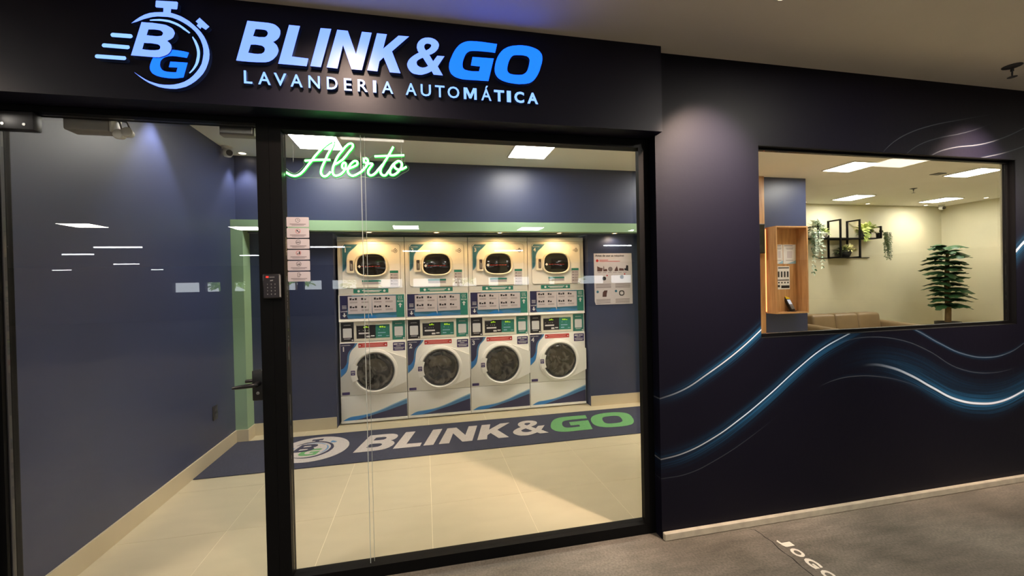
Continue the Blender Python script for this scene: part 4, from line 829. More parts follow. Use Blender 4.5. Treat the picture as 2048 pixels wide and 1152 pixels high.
    sheets = [decal('instruction_sheet', 'pinkwhite', mid, [[(.098, 1.166), (.3265, 1.166), (.337, 1.128), (.3385, 1.351), (.098, 1.349)]], yp - .0022), decal('instruction_sheet', 'pinkwhite', mid, [[(.3395, 1.351), (.344, 1.168), (.586, 1.174), (.586, 1.349)]], yp - .0022)]
    for s, x0 in zip(sheets, (.108, .352)):
        bars('print_lines', 'greyprint', s, [(x0 + .01 + c * .115, x0 + .085 + c * .115, z - k * .010, .004) for c in (0, 1) for z in (1.292, 1.208) for k in (0, 1)], yp - .0031)
        bars('pictogram', 'blackprint', s, [(x0 + .008 + c * .115 + k * .026, x0 + .028 + c * .115 + k * .026, z - (k % 2) * .004, .022 - (k % 2) * .007) for c in (0, 1) for z in (1.322, 1.238) for k in range(3 if c == 0 else 2)], yp - .0031)
    # control panel
    cp = boxobj('control_panel', 'white', t, .003, .682, .012, .04, .868, 1.082, .003)
    yc = .0115
    bz = link('display_bezel', poly_mesh([rrect(.152, .534, .874, 1.073, .008), rect(.173, .513, .900, 1.044)], .010, front(yc)), 'ivory', cp)
    sc = decal('display', 'blackprint', cp, rect(.173, .368, .900, 1.044), yc, .002)
    sc2 = decal('display', 'teal', cp, rect(.368, .513, .900, 1.044), yc, .002)
    bars('digits', 'led_green', sc, [(.245, .262, 1.018, .012), (.266, .283, 1.022, .016), (.287, .296, 1.018, .01)], yc - .002)
    bars('print_lines', 'plainwhite', sc, [(.176, .255, 1.039, .006), (.196, .306, .955, .016), (.272, .31, .92, .018), (.318, .355, .925, .012), (.196, .204, .985, .006), (.24, .246, .985, .006), (.262, .268, .985, .006), (.284, .29, .985, .006)], yc - .002)
    bars('digits', 'led_green', sc2, [(.408, .425, 1.018, .016), (.43, .447, 1.018, .016), (.452, .47, 1.014, .010)], yc - .002)
    bars('print_lines', 'lightblue', sc2, [(.39, .47, .955, .01), (.39, .43, .925, .012), (.45, .455, .985, .006), (.40, .41, .99, .008), (.475, .505, .92, .008)], yc - .002)
    for x0, x1, m, ttl in ((.018, .146, 'blackprint', 'LAVADORA'), (.540, .672, 'teal', 'SECADORA')):
        p = decal('side_print', m, cp, rect(x0, x1, .873, 1.077), yc)
        link('heading', text_mesh(ttl, .0006, front(yc - .0008), z0=1.042, z1=1.052, x0=x0 + .03, x1=x1 - .03, bold=.02), 'plainwhite', p)
        c = (x0 + x1) / 2
        decal('code_label', 'plainwhite', p, rrect(c - .044, c + .044, .914, 1.014, .008), yc - .0008)
        bars('print_lines', 'plainwhite', p, [(c - .035, c + .03, .902, .005), (x1 - .022, x1 - .006, .886, .014)], yc - .0008)
    # washer front
    wf = boxobj('washer_front', 'white', t, .003, .682, .0, .03, .304, .864, .004)
    boxobj('kick_panel', 'white', t, .003, .682, .0, .03, .040, .300, .004)
    boxobj('base_rail', 'white', t, .002, .683, -.003, .03, .012, .0395, .002)
    yw = -.0002
    cut = smooth_curve([(.183, .857), (.16, .82), (.118, .775), (.098, .72), (.088, .64), (.068, .56), (.009, .50)])
    decal('corner_print', 'midblue', wf, [(.009, .857)] + cut, yw)
    decal('corner_print', 'blue', wf, [(.009, .62)] + smooth_curve([(.088, .66), (.078, .61), (.05, .55), (.009, .512)]), yw - .0008, .0004)
    decal('corner_print', 'navyprint', wf, [(.009, .857)] + smooth_curve([(.158, .857), (.138, .815), (.095, .77), (.078, .72), (.07, .65), (.04, .60), (.009, .585)]), yw - .0013, .0004)
    link('number', text_mesh(str(num), .0006, front(yw - .0018), z0=.772, z1=.823, center=.042, bold=.03), 'plainwhite', wf)
    link('heading', text_mesh('LAVADORA', .0006, front(yw - .0018), .018, .112, .832, .842, bold=.02), 'plainwhite', wf)
    rd = decal('warning_label', 'redprint', wf, rect(.190, .485, .806, .852), yw)
    bars('label_lines', 'lightred', rd, [(.225, .45, .84, .005), (.235, .44, .829, .005), (.225, .45, .818, .005)], yw - .0008)
    for x in (.207, .468): decal('warning_triangle', 'plainwhite', rd, [(x - .01, .82), (x + .01, .82), (x, .838)], yw - .0008)
    pu = decal('violet_label', 'purple', wf, rrect(.543, .669, .756, .845, .006), yw)
    bars('label_lines', 'plainwhite', pu, [(.552, .592, .826, .014), (.60, .655, .826, .010), (.575, .625, .805, .006), (.552, .66, .787, .006), (.56, .65, .772, .006)], yw - .0008)
    decal('name_plate', 'purple', wf, rect(.018, .094, .314, .342), yw)
    # washer door: round with a hinge wing running to the right edge
    dcx, dcz, R = .349, .549, .2395
    out = []
    a0 = math.radians(62)
    for k in range(41):
        a = a0 + (2 * math.pi - 2 * a0) * k / 40
        out.append((dcx + R * math.cos(a), dcz + R * math.sin(a)))
    out += smooth_curve([(.47, .336), (.56, .375), (.655, .415), (.681, .427)], 4) + [(.681, .672)] + smooth_curve([(.681, .672), (.655, .684), (.56, .724), (.47, .762)], 4)[1:]
    wd = link('washer_door', poly_mesh([out, circ(dcx + .006, dcz, .198, 48)], .030, front(yw)), 'white', t)
    MB().lathe([(R - .002, .029), (R - .006, .036), (R - .02, .041), (.212, .043), (.203, .038), (.197, .028), (.197, .02)], (dcx + .006, yw, dcz), 48, 'Y', (0, 0)).build('door_ring', 'white', wd, True)
    MB().lathe([(.1965, .02), (.1965, .036), (.19, .038), (.186, .033), (.186, .02)], (dcx + .006, yw, dcz), 48, 'Y', (0, 0)).build('door_seal', 'darkgrey', wd, True)
    MB().lathe([(.1855, .019), (.1855, .026), (.178, .034), (.165, .038), (.13, .036), (.09, .030), (.05, .026), (.01, .025)], (dcx + .006, yw, dcz), 48, 'Y').build('door_glass', 'drumglass', wd, True)
    hd = [(dcx + .006 + r * math.cos(a), dcz + r * math.sin(a)) for r, rng in ((.236, range(0, 11)), (.180, range(10, -1, -1))) for a in [math.radians(157 + 46 * k / 10) for k in rng]]
    h = link('door_handle', poly_mesh([hd], .008, front(yw - .0385)), 'white', wd)
    tgc = decal('handle_tag', 'purple', h, rrect(.116, .160, .525, .575, .004), yw - .0467)
    bars('tag_lines', 'plainwhite', tgc, [(.122, .154, .562, .004), (.122, .154, .552, .003), (.128, .148, .536, .003)], yw - .0476)
    # kick panel prints
    yk = -.0002
    top = smooth_curve([(.020, .043), (.09, .078), (.18, .088), (.30, .105), (.42, .140), (.55, .190), (.677, .236)])
    m1 = smooth_curve([(.020, .043), (.09, .074), (.18, .083), (.30, .097), (.42, .130), (.55, .178), (.677, .222)])
    m2 = smooth_curve([(.15, .044), (.25, .064), (.36, .093), (.48, .122), (.58, .152), (.677, .180)])
    decal('wave_print', 'lightblue', t, top + [(.677, .042)], yk)
    decal('wave_print', 'blue', t, m1 + [(.677, .042)], yk - .0008, .0004)
    decal('wave_print', 'midblue', t, smooth_curve([(.2, .05), (.30, .094), (.42, .128), (.55, .176), (.677, .220)]) + [(.677, .042)], yk - .0012, .0004)
    decal('wave_print', 'navyprint', t, m2 + [(.677, .042)], yk - .0017, .0004)
    return t

def build_machines():
    MT['led_red_soft'] = mat('red_dash_print', (190, 60, 50), .4, var=.03)
    MT['lightred'] = mat('pale_red_print', (232, 150, 146), .5, var=.03)
    labs = ['stacked washer and dryer numbered 1, leftmost beside the window seam', 'stacked washer and dryer numbered 2, second from the left', 'stacked washer and dryer numbered 3, third from the left', 'stacked washer and dryer numbered 4, rightmost beside the instruction poster']
    for n in range(1, 5): build_machine(n, labs[n - 1])

# ------------------------------------------------------------------ things on and behind the glass
def build_front_things():
    # six small notices on the glass
    icons = ['clock', 'no_tools', 'no_smoking', 'bin', 'no_pets', 'door']
    labs = ['small white window notice with a clock symbol, topmost of the column', 'small white window notice with crossed-out symbol, second from the top', 'small white window notice with no-smoking symbol', 'small white window notice with litter bin symbol, fourth from the top',
            'small white window notice with crossed-out pet symbol, fifth from the top', 'small white window notice with open door symbol, lowest of the column']
    y = 2.1795
    for i in range(6):
        z1 = 1.789 - i * .0528; z0 = z1 - .047
        t = thing('window_notice', labs[i], 'notice', (-.591, y, z0), 0, 'notices stuck on the shop window')
        link('card', poly_mesh([rrect(-.05, .05, 0, .047, .004)], .0015, front(0)), 'pinkwhite', t)
        f, yy = front(-.0015), -.0015
        b = 'blackprint'
        if i == 0:
            decal('clock_icon', b, t, [circ(0, .032, .0105), circ(0, .032, .0092)], yy); bars('clock_hands', b, t, [(-.0006, .0006, .035, .006), (0, .005, .032, .0012)], yy)
        elif i == 5:
            decal('door_icon', b, t, [rect(-.006, .004, .022, .042), rect(-.0048, .0028, .0235, .0408)], yy); bars('door_arrow', b, t, [(0, .010, .032, .0013), (.0065, .0078, .032, .006)], yy)
        else:
            decal('ban_ring', 'redprint' if i in (1, 3) else b, t, [circ(0, .032, .0112), circ(0, .032, .0099)], yy)
            shapes = {1: [[(-.007, .036), (-.002, .038), (.001, .032), (-.004, .03)], [(.002, .03), (.007, .032), (.006, .026), (.002, .025)]], 2: [rect(-.008, .008, .030, .0325)],
                      3: [rect(.002, .007, .026, .039), [(-.006, .026), (0, .026), (-.001, .030), (-.005, .030)]], 4: [[(-.006, .026), (-.004, .034), (-.002, .031), (.003, .032), (.006, .037), (.005, .026), (.003, .026), (.002, .029), (-.003, .029), (-.004, .026)]]}[i]
            for s in shapes: decal('ban_icon', b, t, s, yy)
        bars('print_lines', 'greyprint', t, [(-.036, .036, .0135, .003), (-.028, .028, .0075, .002)], yy)
    # keypad on the post
    t = thing('keypad', 'black access keypad with red light on the door post', 'keypad', (-.6985, 2.1498, 1.398))
    boxobj('body', 'blackplastic', t, -.040, .040, -.018, -.0002, 0, .118, .008, 3)
    link('face', poly_mesh([rrect(-.033, .031, .006, .112, .006)], .0012, front(-.018)), 'blackprint', t)
    MB().box(.0335, .0395, -.0192, -.0184, .008, .11).build('side_trim', 'grey', t)
    boxobj('indicator', 'led_red', t, -.022, -.012, -.0202, -.0188, .099, .106)
    bars('logo_line', 'grey', t, [(-.008, .014, .1015, .003)], -.0192)
    decal('card_symbol', 'grey', t, [[(-.006, .083), (.006, .084), (.008, .089), (-.004, .088)]], -.0192)
    for r in range(4):
        for c in range(3):
            k = '123456789*0#'[r * 3 + c]
            link('key', text_mesh(k, .0006, front(-.0192), z0=.0655 - r * .0155, z1=.0715 - r * .0155, center=-.017 + c * .016, bold=.02), 'grey', t)
    # emergency light and magnetic lock under the header inside
    t = thing('emergency_light', 'grey twin-lamp emergency light behind the top of the glass door', 'emergency light', (-1.47, 2.2202, 2.176))
    boxobj('housing', 'grey', t, -.087, .085, .0, .08, .0, .11, .008)
    boxobj('battery_cover', 'whiteplastic', t, .0855, .095, .005, .075, .0, .1, .003)
    for dx, dz in ((.112, -.005), (.145, .005)):
        MB().lathe([(.016, 0), (.022, .02), (.024, .03), (.02, .034)], (dx, .05, dz), 16, 'Y').build('lamp_head', 'whiteplastic', t, True)
        MB().tube([(dx, .05, dz + .016), (dx * .9, .05, .06), (.08, .05, .07)], .004, 6).build('lamp_arm', 'chrome', t)
    t = thing('magnetic_lock', 'grey magnetic lock bar inside the door header beside the post', 'magnetic lock', (-.86, 2.2202, 2.184))
    boxobj('lock_body', 'grey', t, -.076, .074, .0, .045, .0, .052, .002)
    boxobj('armature_plate', 'chrome', t, -.07, .068, -.012, -.0005, .006, .04, .002)
    # security cameras
    for (x, y, z, lab, rz) in ((-1.725, 4.24, 2.7503, 'white dome security camera in the corner above the navy side wall', math.radians(25)), (9.46, 5.90, 2.7503, 'white dome security camera in the lounge corner', math.radians(-25))):
        t = thing('security_camera', lab, 'security camera', (x, y, z), rz, 'security cameras')
        MB().lathe([(.045, -.0003), (.045, -.018), (.03, -.026)], (0, 0, 0), 24).build('base', 'whiteplastic', t, True)
        MB().lathe([(.002, -.094), (.028, -.088), (.043, -.066), (.046, -.052), (.038, -.034), (.022, -.024)], (0, 0, 0), 24).build('ball', 'whiteplastic', t, True)
        MB().lathe([(.026, -.018), (.026, .012), (.012, .014)], (.012, -.034, -.062), 18, 'Y').build('lens', 'blackplastic', t, True)
    # sprinklers
    for (x, y, z, lab) in ((3.545, 1.85, 2.7098, 'fire sprinkler head under the soffit at the upper right'), (7.21, 4.84, 2.7503, 'fire sprinkler head in the middle of the lounge ceiling')):
        t = thing('sprinkler', lab, 'sprinkler', (x, y, z), .6, 'fire sprinklers')
        MB().lathe([(.045, -.0003), (.043, -.004), (.02, -.012), (.012, -.014)], (0, 0, 0), 20).build('escutcheon', 'darkgrey', t, True)
        b = MB().tube([(0, 0, -.012), (0, 0, -.032)], .008, 10)
        for s in (-1, 1): b.tube([(s * .006, 0, -.03), (s * .016, 0, -.042), (s * .012, 0, -.058), (0, 0, -.066)], .0025, 6)
        b.build('frame', 'darkgrey', t, True)
        b = MB(); b.lathe([(.022, -.066), (.022, -.068), (.004, -.07)], (0, 0, 0), 14); b.build('deflector', 'darkgrey', t)
    # small vent in lounge ceiling
    t = thing('ceiling_vent', 'small dark vent in the lounge ceiling beside the right light panel', 'vent', (6.52, 4.10, 2.7503))
    boxobj('frame', 'darkgrey', t, -.07, .07, -.05, .05, -.006, -.0003)
    for k in range(4): boxobj('slat', 'grey', t, -.06, .06, -.04 + k * .022, -.03 + k * .022, -.009, -.0062)
    # socket on the left wall
    t = thing('wall_socket', 'black power socket low on the navy side wall', 'socket', (XL + .0003, 3.99, .40))
    boxobj('plate', 'blackplastic', t, 0, .009, -.038, .038, -.06, .06, .003)
    for dz in (-.028, .028):
        boxobj('outlet', 'darkgrey', t, .0092, .012, -.018, .018, dz - .016, dz + .016, .002)
    # poster
    t = thing('poster', 'white instruction poster headed Antes de usar as máquinas on the navy recess wall', 'poster', (1.945, 4.5405, 1.182))
    P = lambda u0, u1, v0, v1: rect(u0, u1, v0, v1)
    link('sheet', poly_mesh([[(.015, 0), (.484, 0), (.484, .42), (.48, .60), (0, .60), (.002, .04)]], .0015, front(0)), 'pinkwhite', t)
    yy = -.0015
    link('title', text_mesh('Antes de usar as máquinas', .0006, front(yy), .018, .382, .555, .587, bold=.02), 'blackprint', t)
    decal('warning_dot', 'redprint', t, circ(.042, .515, .016), yy)
    bars('warning_lines', 'redprint', t, [(.07, .18, .522, .006), (.07, .33, .506, .006)], yy)
    b = MB()
    decal('pictogram', 'brownprint', t, [(.04, .39), (.10, .39), (.11, .43), (.085, .43), (.04, .45)], yy)
    decal('pictogram', 'brownprint', t, [(.115, .39), (.165, .39), (.165, .41), (.15, .42), (.13, .41), (.125, .45), (.12, .45)], yy)
    decal('pictogram', 'greyprint', t, superell(.205, .415, .028, .028, 2, 20), yy)
    decal('pictogram', 'brownprint', t, [(.258, .39), (.305, .392), (.30, .42), (.29, .45), (.275, .43), (.262, .41)], yy)
    decal('pictogram', 'brownprint', t, [(.315, .395), (.38, .395), (.375, .42), (.32, .425)], yy)
    decal('pictogram', 'blackprint', t, [(.385, .40), (.435, .39), (.435, .455), (.41, .46), (.402, .42), (.385, .425)], yy)
    bars('caption_lines', 'greyprint', t, [(.045 + k * .065, .09 + k * .065, .375, .005) for k in range(6)], yy)
    for cx, cz in ((.125, .305), (.35, .32)):
        decal('pictogram', 'blackprint', t, superell(cx, cz, .024, .022, 2.4, 16), yy); decal('dot', 'redprint', t, circ(cx + .037, cz + .035, .009, 12), yy)
    for x0 in (.02, .265):
        bars('text_lines', 'greyprint', t, [(x0, x0 + .19, .24 - k * .014, .006) for k in range(4)] + [(x0, x0 + .18, .06 - k * .014, .006) for k in range(4)], yy)
    decal('dot', 'tealblue', t, circ(.04, .150, .015), yy); decal('dot', 'tealblue', t, circ(.272, .155, .015), yy)
    decal('pictogram', 'brownprint', t, [(.10, .09), (.15, .09), (.155, .13), (.165, .165), (.125, .165), (.105, .145)], yy)
    decal('pictogram', 'blackprint', t, [superell(.345, .13, .034, .032, 2.6, 20), superell(.345, .13, .022, .020, 2.6, 20)], yy)

def build_floor_mat():
    t = thing('floor_mat', 'long navy floor mat with white and green shop lettering', 'floor mat', (0, 0, 0))
    MB().box(-1.76, 2.80, 3.592, 4.362, .0004, .009, .003, 1).build('carpet', 'mat', t)
    mx = lambda x: -.638 + (x + .772) * 2.015
    mz = lambda z: 3.799 + (z - 2.433) * 2.26
    place = lambda u, v, w: (mx(u), mz(v), .009 + w)
    for k, c in SIGN_LETTERS.items():
        link('letter', poly_mesh(c, .0015, place), 'matgreen' if k in 'GO' else 'matgrey', t)
    ex = lambda x: -1.0 + (x + 1.016) * 1.2
    ez = lambda z: 3.934 + (z - 2.419) * 1.22
    ep = lambda u, v, w: (ex(u), ez(v), .0105 + w)
    disc = link('emblem_disc', poly_mesh([[(-1.0 + .298 * math.cos(a), 3.99 + .295 * math.sin(a)) for a in [2 * math.pi * k / 48 for k in range(48)]]], .0015, flat(.009)), 'matgrey', t)
    for k, m, d in (('ring', 'matdark', .001), ('crown', 'matdark', .0011), ('button', 'midblue', .001), ('arc1', 'midblue', .001), ('arc2', 'midblue', .001), ('s1', 'midblue', .001), ('s2', 'midblue', .001), ('s3', 'midblue', .001), ('G', 'matgreen', .001), ('B', 'matdark', .0016)):
        nm = {'ring': 'stopwatch_ring', 'crown': 'crown', 'button': 'push_button', 'arc1': 'inner_arc', 'arc2': 'inner_arc', 'B': 'letter', 'G': 'letter'}.get(k, 'speed_line')
        link(nm, poly_mesh(EMBLEM[k], d, ep), m, disc)

def build_floor_lettering():
    t = thing('floor_lettering', 'white painted letters reading JOGO on the grey car park floor', 'floor lettering', (1.86, 1.93, 0))
    for ch, a, b in (('J', 1.927, 1.866), ('O', 1.849, 1.778), ('G', 1.767, 1.690), ('O', 1.676, 1.604)):
        pl = lambda u, v, w: (v - 1.86, -u - 1.93, .0004 + w)
        link('letter', text_mesh(ch, .0008, pl, -a, -b, 1.858 if ch != 'J' else 1.860, 1.914 if ch != 'J' else 1.924, bold=.045), 'paint', t)

# ------------------------------------------------------------------ lounge
def leaf_shape(b, p, d, n, L, W, fold=.25):
    """one pointed leaf of four triangles-and-quads: base p, direction d, normal n"""
    d = d.normalized(); s = d.cross(n).normalized(); n = s.cross(d)
    v = [b.bm.verts.new(q) for q in (p, p + d * L * .35 + s * W / 2 + n * W * fold, p + d * L * .75 + s * W * .35 + n * W * fold * .5, p + d * L, p + d * L * .75 - s * W * .35 + n * W * fold * .5, p + d * L * .35 - s * W / 2 + n * W * fold, p + d * L * .4)]
    for f in ((0, 6, 1), (1, 6, 3, 2), (0, 5, 6), (5, 4, 3, 6)): b.bm.faces.new([v[k] for k in f])

def bush(b, c, rx, rz, n, L, W, rng, lift=.3):
    for k in range(n):
        a = rng.uniform(0, 2 * math.pi); e = rng.uniform(-.35, 1.35)
        d = Vector((math.cos(a) * math.cos(e), math.sin(a) * math.cos(e), math.sin(e)))
        r = rng.uniform(.35, 1)
        p = Vector(c) + Vector((d.x * rx * r, d.y * rx * r, d.z * rz * r))
        leaf_shape(b, p, d + Vector((rng.uniform(-.5, .5), rng.uniform(-.5, .5), rng.uniform(-.5, .3))), Vector((rng.uniform(-.3, .3), rng.uniform(-.3, .3), 1)), L * rng.uniform(.7, 1.25), W * rng.uniform(.7, 1.2))

def vine(b, p, length, n, L, W, rng, sway=.03):
    p = Vector(p); pts = []
    ph = rng.uniform(0, 6)
    for k in range(n):
        t = k / (n - 1)
        q = p + Vector((sway * math.sin(3 * t + ph), sway * .6 * math.cos(2.4 * t + ph) - .02 * t, -length * t)); pts.append(q)
        for s in (-1, 1):
            d = Vector((s * rng.uniform(.3, 1), rng.uniform(-.9, .2), rng.uniform(-1, -.2)))
            leaf_shape(b, q, d, Vector((0, -1, .4)), L * rng.uniform(.7, 1.2), W * rng.uniform(.7, 1.2))
    return pts

def build_lounge():
    rng = random.Random(5)
    # niche
    x0, x1, y0, y1, z0, z1, w = 4.30, 4.778, 4.372, 4.5395, 1.0, 2.10, .016
    t = thing('wooden_niche', 'open oak box mounted on the navy pillar', 'wall niche', (x0, y1, z0))
    X, Y, Z = x1 - x0, y0 - y1, z1 - z0
    boxobj('side_panel', 'wood', t, 0, w, Y, 0, 0, Z); boxobj('side_panel', 'wood', t, X - w, X, Y, 0, 0, Z)
    boxobj('top_panel', 'wood', t, w + .0003, X - w - .0003, Y, 0, Z - w, Z); boxobj('bottom_panel', 'wood', t, w + .0003, X - w - .0003, Y, 0, 0, w)
    boxobj('back_panel', 'wood', t, w + .0003, X - w - .0003, -.012, -.0005, w + .0003, Z - w - .0003)
    boxobj('light_strip', 'led_orange', t, -.008, -.0005, -.012, -.001, .02, Z - .02)
    yb = 4.5270
    for xa, xb, za, zb, lab, k in ((4.447, 4.551, 1.634, 1.881, 'narrow printed notice at the left inside the wooden niche', 0), (4.560, 4.752, 1.632, 1.881, 'white printed notice at the upper right inside the wooden niche', 1), (4.458, 4.652, 1.303, 1.601, 'printed step-by-step notice in the middle of the wooden niche', 2)):
        p = thing('paper_notice', lab, 'notice', (xa, yb, za), 0, 'notices in the wooden niche')
        W, H = xb - xa, zb - za
        link('sheet', poly_mesh([rect(0, W, 0, H)], .0012, front(0)), 'plainwhite', p)
        if k < 2:
            decal('corner_print', 'lightblue', p, [(W * .3, 0), (W, 0), (W, H * .18)], -.0012)
            bars('print_lines', 'greyprint', p, [(W * .08, W * .75, H * .94, .008), (W * .2, W * .8, H * .82, .006), (W * .25, W * .75, H * .76, .005), (W * .2, W * .8, H * .18, .005)], -.0012)
            decal('code_label', 'pinkwhite', p, rect(W * .3, W * .7, H * .30, H * .66), -.0012)
        else:
            bars('heading_bar', 'blackprint', p, [(W * .1, W * .95, H * .93, .014), (W * .05, W * .95, H * .40, .012)], -.0012)
            bars('pictogram', 'darkgrey', p, [(W * (.06 + .24 * j), W * (.06 + .24 * j) + .026, H * .65, .075) for j in range(4)] + [(W * (.08 + .24 * j), W * (.08 + .24 * j) + .022, H * .29, .02) for j in range(4)], -.0012)
            bars('foot_bar', 'blackprint', p, [(W * .32, W * .97, H * .11, .035), (W * .05, W * .22, H * .14, .03)], -.0012)
    # card terminal leaning in the niche
    t = thing('card_terminal', 'black card payment terminal with yellow top standing in the wooden niche', 'card terminal', (4.625, 4.455, 1.0165), math.radians(12))
    boxobj('stand', 'blackplastic', t, -.045, .04, -.02, .05, 0, .012, .004)
    R = Matrix.Rotation(math.radians(-28), 3, 'X')
    def tilt(o, k=0):
        for v in o.data.vertices: v.co = R @ v.co + Vector((0, 0, .012))
        return o
    body = tilt(boxobj('body', 'blackplastic', t, -.040, .040, -.012, .022, .002, .205, .010, 3))
    tilt(boxobj('top_cover', 'yellow', body, -.036, .036, -.016, -.0125, .160, .2, .001))
    tilt(boxobj('screen', 'screen_lit', body, -.03, .03, -.0145, -.0125, .085, .150))
    for r in range(4):
        for c in range(3): tilt(boxobj('key', 'grey', body, -.03 + c * .022, -.014 + c * .022, -.0145, -.0122, .018 + r * .016, .029 + r * .016))
    # wood strip and screen left of the pillar
    t = thing('wood_panel', 'narrow oak panel left of the navy pillar', 'wood panel', (3.6, 4.5395, 0))
    boxobj('panel', 'wood', t, 0, .6615, -.035, -.0005, .0005, 2.7495)
    t = thing('wall_screen', 'black wall screen at the left edge of the lounge window', 'screen', (3.84, 4.509, 1.765))
    boxobj('case', 'blackplastic', t, -.36, .39, -.045, -.0005, 0, .375, .006); boxobj('display', 'darkglass', t, -.35, .38, -.0475, -.0455, .012, .363)
    # shelf
    t = thing('plant_shelf', 'black square-tube wall shelf with plants on the cream wall', 'wall shelf', (7.3, 6.0695, 1.78))
    s = .012
    def loop(xc, za, zb, nm='frame'):
        b = MB(); ya, yb2 = -.245, -.001
        for q in ((ya, ya + 2 * s, za, zb), (yb2 - 2 * s, yb2, za, zb)): b.box(xc - s, xc + s, q[0], q[1], q[2], q[3])
        b.box(xc - s, xc + s, ya + 2 * s, yb2 - 2 * s, zb - 2 * s, zb); b.box(xc - s, xc + s, ya + 2 * s, yb2 - 2 * s, za, za + 2 * s)
        b.build(nm, 'frame', t)
    loop(7.06 - 7.3, 0, .67); loop(7.475 - 7.3, 0, .67); loop(7.94 - 7.3, .335, .555); loop(6.60 - 7.3, .335, .555)
    b = MB(); b.box(6.60 - 7.3 + s, 7.06 - 7.3 - s, -.24, -.002, .337, .347); b.box(7.06 - 7.3 + s, 7.475 - 7.3 - s, -.24, -.002, .325, .347); b.box(7.475 - 7.3 + s, 7.94 - 7.3 - s, -.24, -.002, .337, .347)
    b.build('upper_shelf', 'frame', t)
    b = MB(); b.box(7.06 - 7.3 + s, 7.475 - 7.3 - s, -.24, -.002, .004, .014); b.box(6.84 - 7.3, 7.06 - 7.3 - s, -.02, -.002, .004, .016); b.box(7.475 - 7.3 + s, 7.96 - 7.3, -.02, -.002, .004, .016)
    b.build('lower_shelf', 'frame', t)
    zu, zl = 1.78 + .3475, 1.78 + .0145
    kx = .68
    bowl = [(.05, 0), (.075, .01), (.105, .05), (.112, .085), (.104, .09), (.1, .08)]
    cylp = [(.085, 0), (.105, .008), (.118, .10), (.118, .15), (.11, .15), (.108, .135)]
    low = [(.07, 0), (.1, .012), (.132, .07), (.136, .12), (.128, .122), (.124, .11)]
    small = [(.05, 0), (.06, .006), (.068, .10), (.062, .10), (.06, .09)]
    def pot(name, lab, x, y, z, prof, m, leafm, fill):
        p = thing(name, lab, 'plant', (x, y, z), 0, 'plants on the wall shelf')
        prof = [(r_ * kx, h_) for r_, h_ in prof]
        MB().lathe(prof, (0, 0, 0), 28).build('pot', m, p, True)
        top = prof[-1]
        MB().lathe([(top[0] * .98, top[1] - .012), (top[0] * .98, top[1] - .006)], (0, 0, 0), 20).build('soil', 'soil', p)
        b = MB(); ex = fill(b, top[1])
        for v in b.bm.verts: v.co.y = min(v.co.y, 6.055 - y)
        f = b.build('foliage', leafm, p); f['kind'] = 'stuff'
        return p, ex
    pot('potted_plant', 'lime green plant in a white bowl pot on the shelf', 6.83, 5.95, zu, bowl, 'pot_white', 'leaf_lime', lambda b, h: bush(b, (0, 0, h), .085, .08, 110, .05, .03, rng))
    def f1(b, h):
        bush(b, (-.02, -.04, h + .04), .10, .16, 160, .06, .04, rng)
        for k in range(9): vine(b, (-.17 + rng.uniform(-.10, .10), rng.uniform(-.19, -.14), h), rng.uniform(.25, .72), 11, .06, .04, rng)
    pot('potted_plant', 'trailing white-green plant at the left end of the shelf beside the wooden niche', 6.64, 5.94, zu, small, 'pot_black', 'leaf_var', f1)
    def f2(b, h):
        bush(b, (0, 0, h), .13, .11, 130, .07, .045, rng)
        for k in range(4): vine(b, (-.22 + rng.uniform(-.04, .02), rng.uniform(-.17, -.14), h + .03), rng.uniform(.12, .22), 5, .07, .05, rng)
    pot('potted_plant', 'green and lime leafy plant in a black pot on the upper shelf', 7.745, 5.945, zu, cylp, 'pot_black', 'leaf_lime', f2)
    p, _ = pot('potted_plant', 'cream flowering plant in a black bowl on the lower shelf', 7.285, 5.945, zl, low, 'pot_black', 'leaf_dark', lambda b, h: bush(b, (-.05, 0, h - .01), .10, .03, 60, .09, .02, rng))
    b = MB(); bush(b, (.02, -.02, .135), .10, .06, 150, .05, .035, rng)
    for v in b.bm.verts: v.co.y = min(v.co.y, .1)
    f = b.build('flowers', 'flower', p); f['kind'] = 'stuff'
    def f3(b, h):
        bush(b, (.03, -.02, h), .08, .03, 50, .035, .025, rng)
        for k in range(16): vine(b, (-.05 + rng.uniform(-.04, .06), -.16 + rng.uniform(-.03, .03), h), rng.uniform(.28, .48), 18, .028, .02, rng, .012)
    pot('potted_plant', 'small pot with dense hanging greenery at the right end of the shelf', 8.045, 5.945, zu, small, 'pot_black', 'leaf_dark', f3)
    # sofa
    t = thing('sofa', 'tan leather three-seat sofa below the plant shelf', 'sofa', (7.11, 5.6, 0))
    boxobj('base', 'leather', t, -.78, .78, -.38, .36, .12, .30, .03, 3)
    for k in range(3):
        a = -.72 + k * .48
        boxobj('seat_cushion', 'leather', t, a + .003, a + .477, -.42, .14, .30, .45, .045, 4)
        o = boxobj('back_cushion', 'leather', t, a + .002, a + .478, .13, .37, .40, .815, .05, 4)
        for v in o.data.vertices: v.co.y += (v.co.z - .4) * .12
    for s_ in (-1, 1):
        o = boxobj('armrest', 'leather', t, s_ * .80 - .075, s_ * .80 + .075, -.43, .38, .10, .66, .05, 4)
        for v in o.data.vertices:
            if v.co.z > .4: v.co.x += s_ * .03; v.co.z += (v.co.y - .0) * .06
    for x in (-.7, .7):
        for y in (-.3, .3): MB().tube([(x, y, .0008), (x, y, .13)], [.018, .026], 10).build('leg', 'frame', t, True)
    # tall leafy plant
    t = thing('tall_potted_plant', 'tall plant with tiers of dark green leaves in the lounge corner', 'plant', (8.93, 5.5, 0))
    MB().lathe([(.12, .0008), (.13, .02), (.17, .60), (.17, .632), (.15, .632), (.147, .58)], (0, 0, 0), 32).build('pot', 'pot_black', t, True)
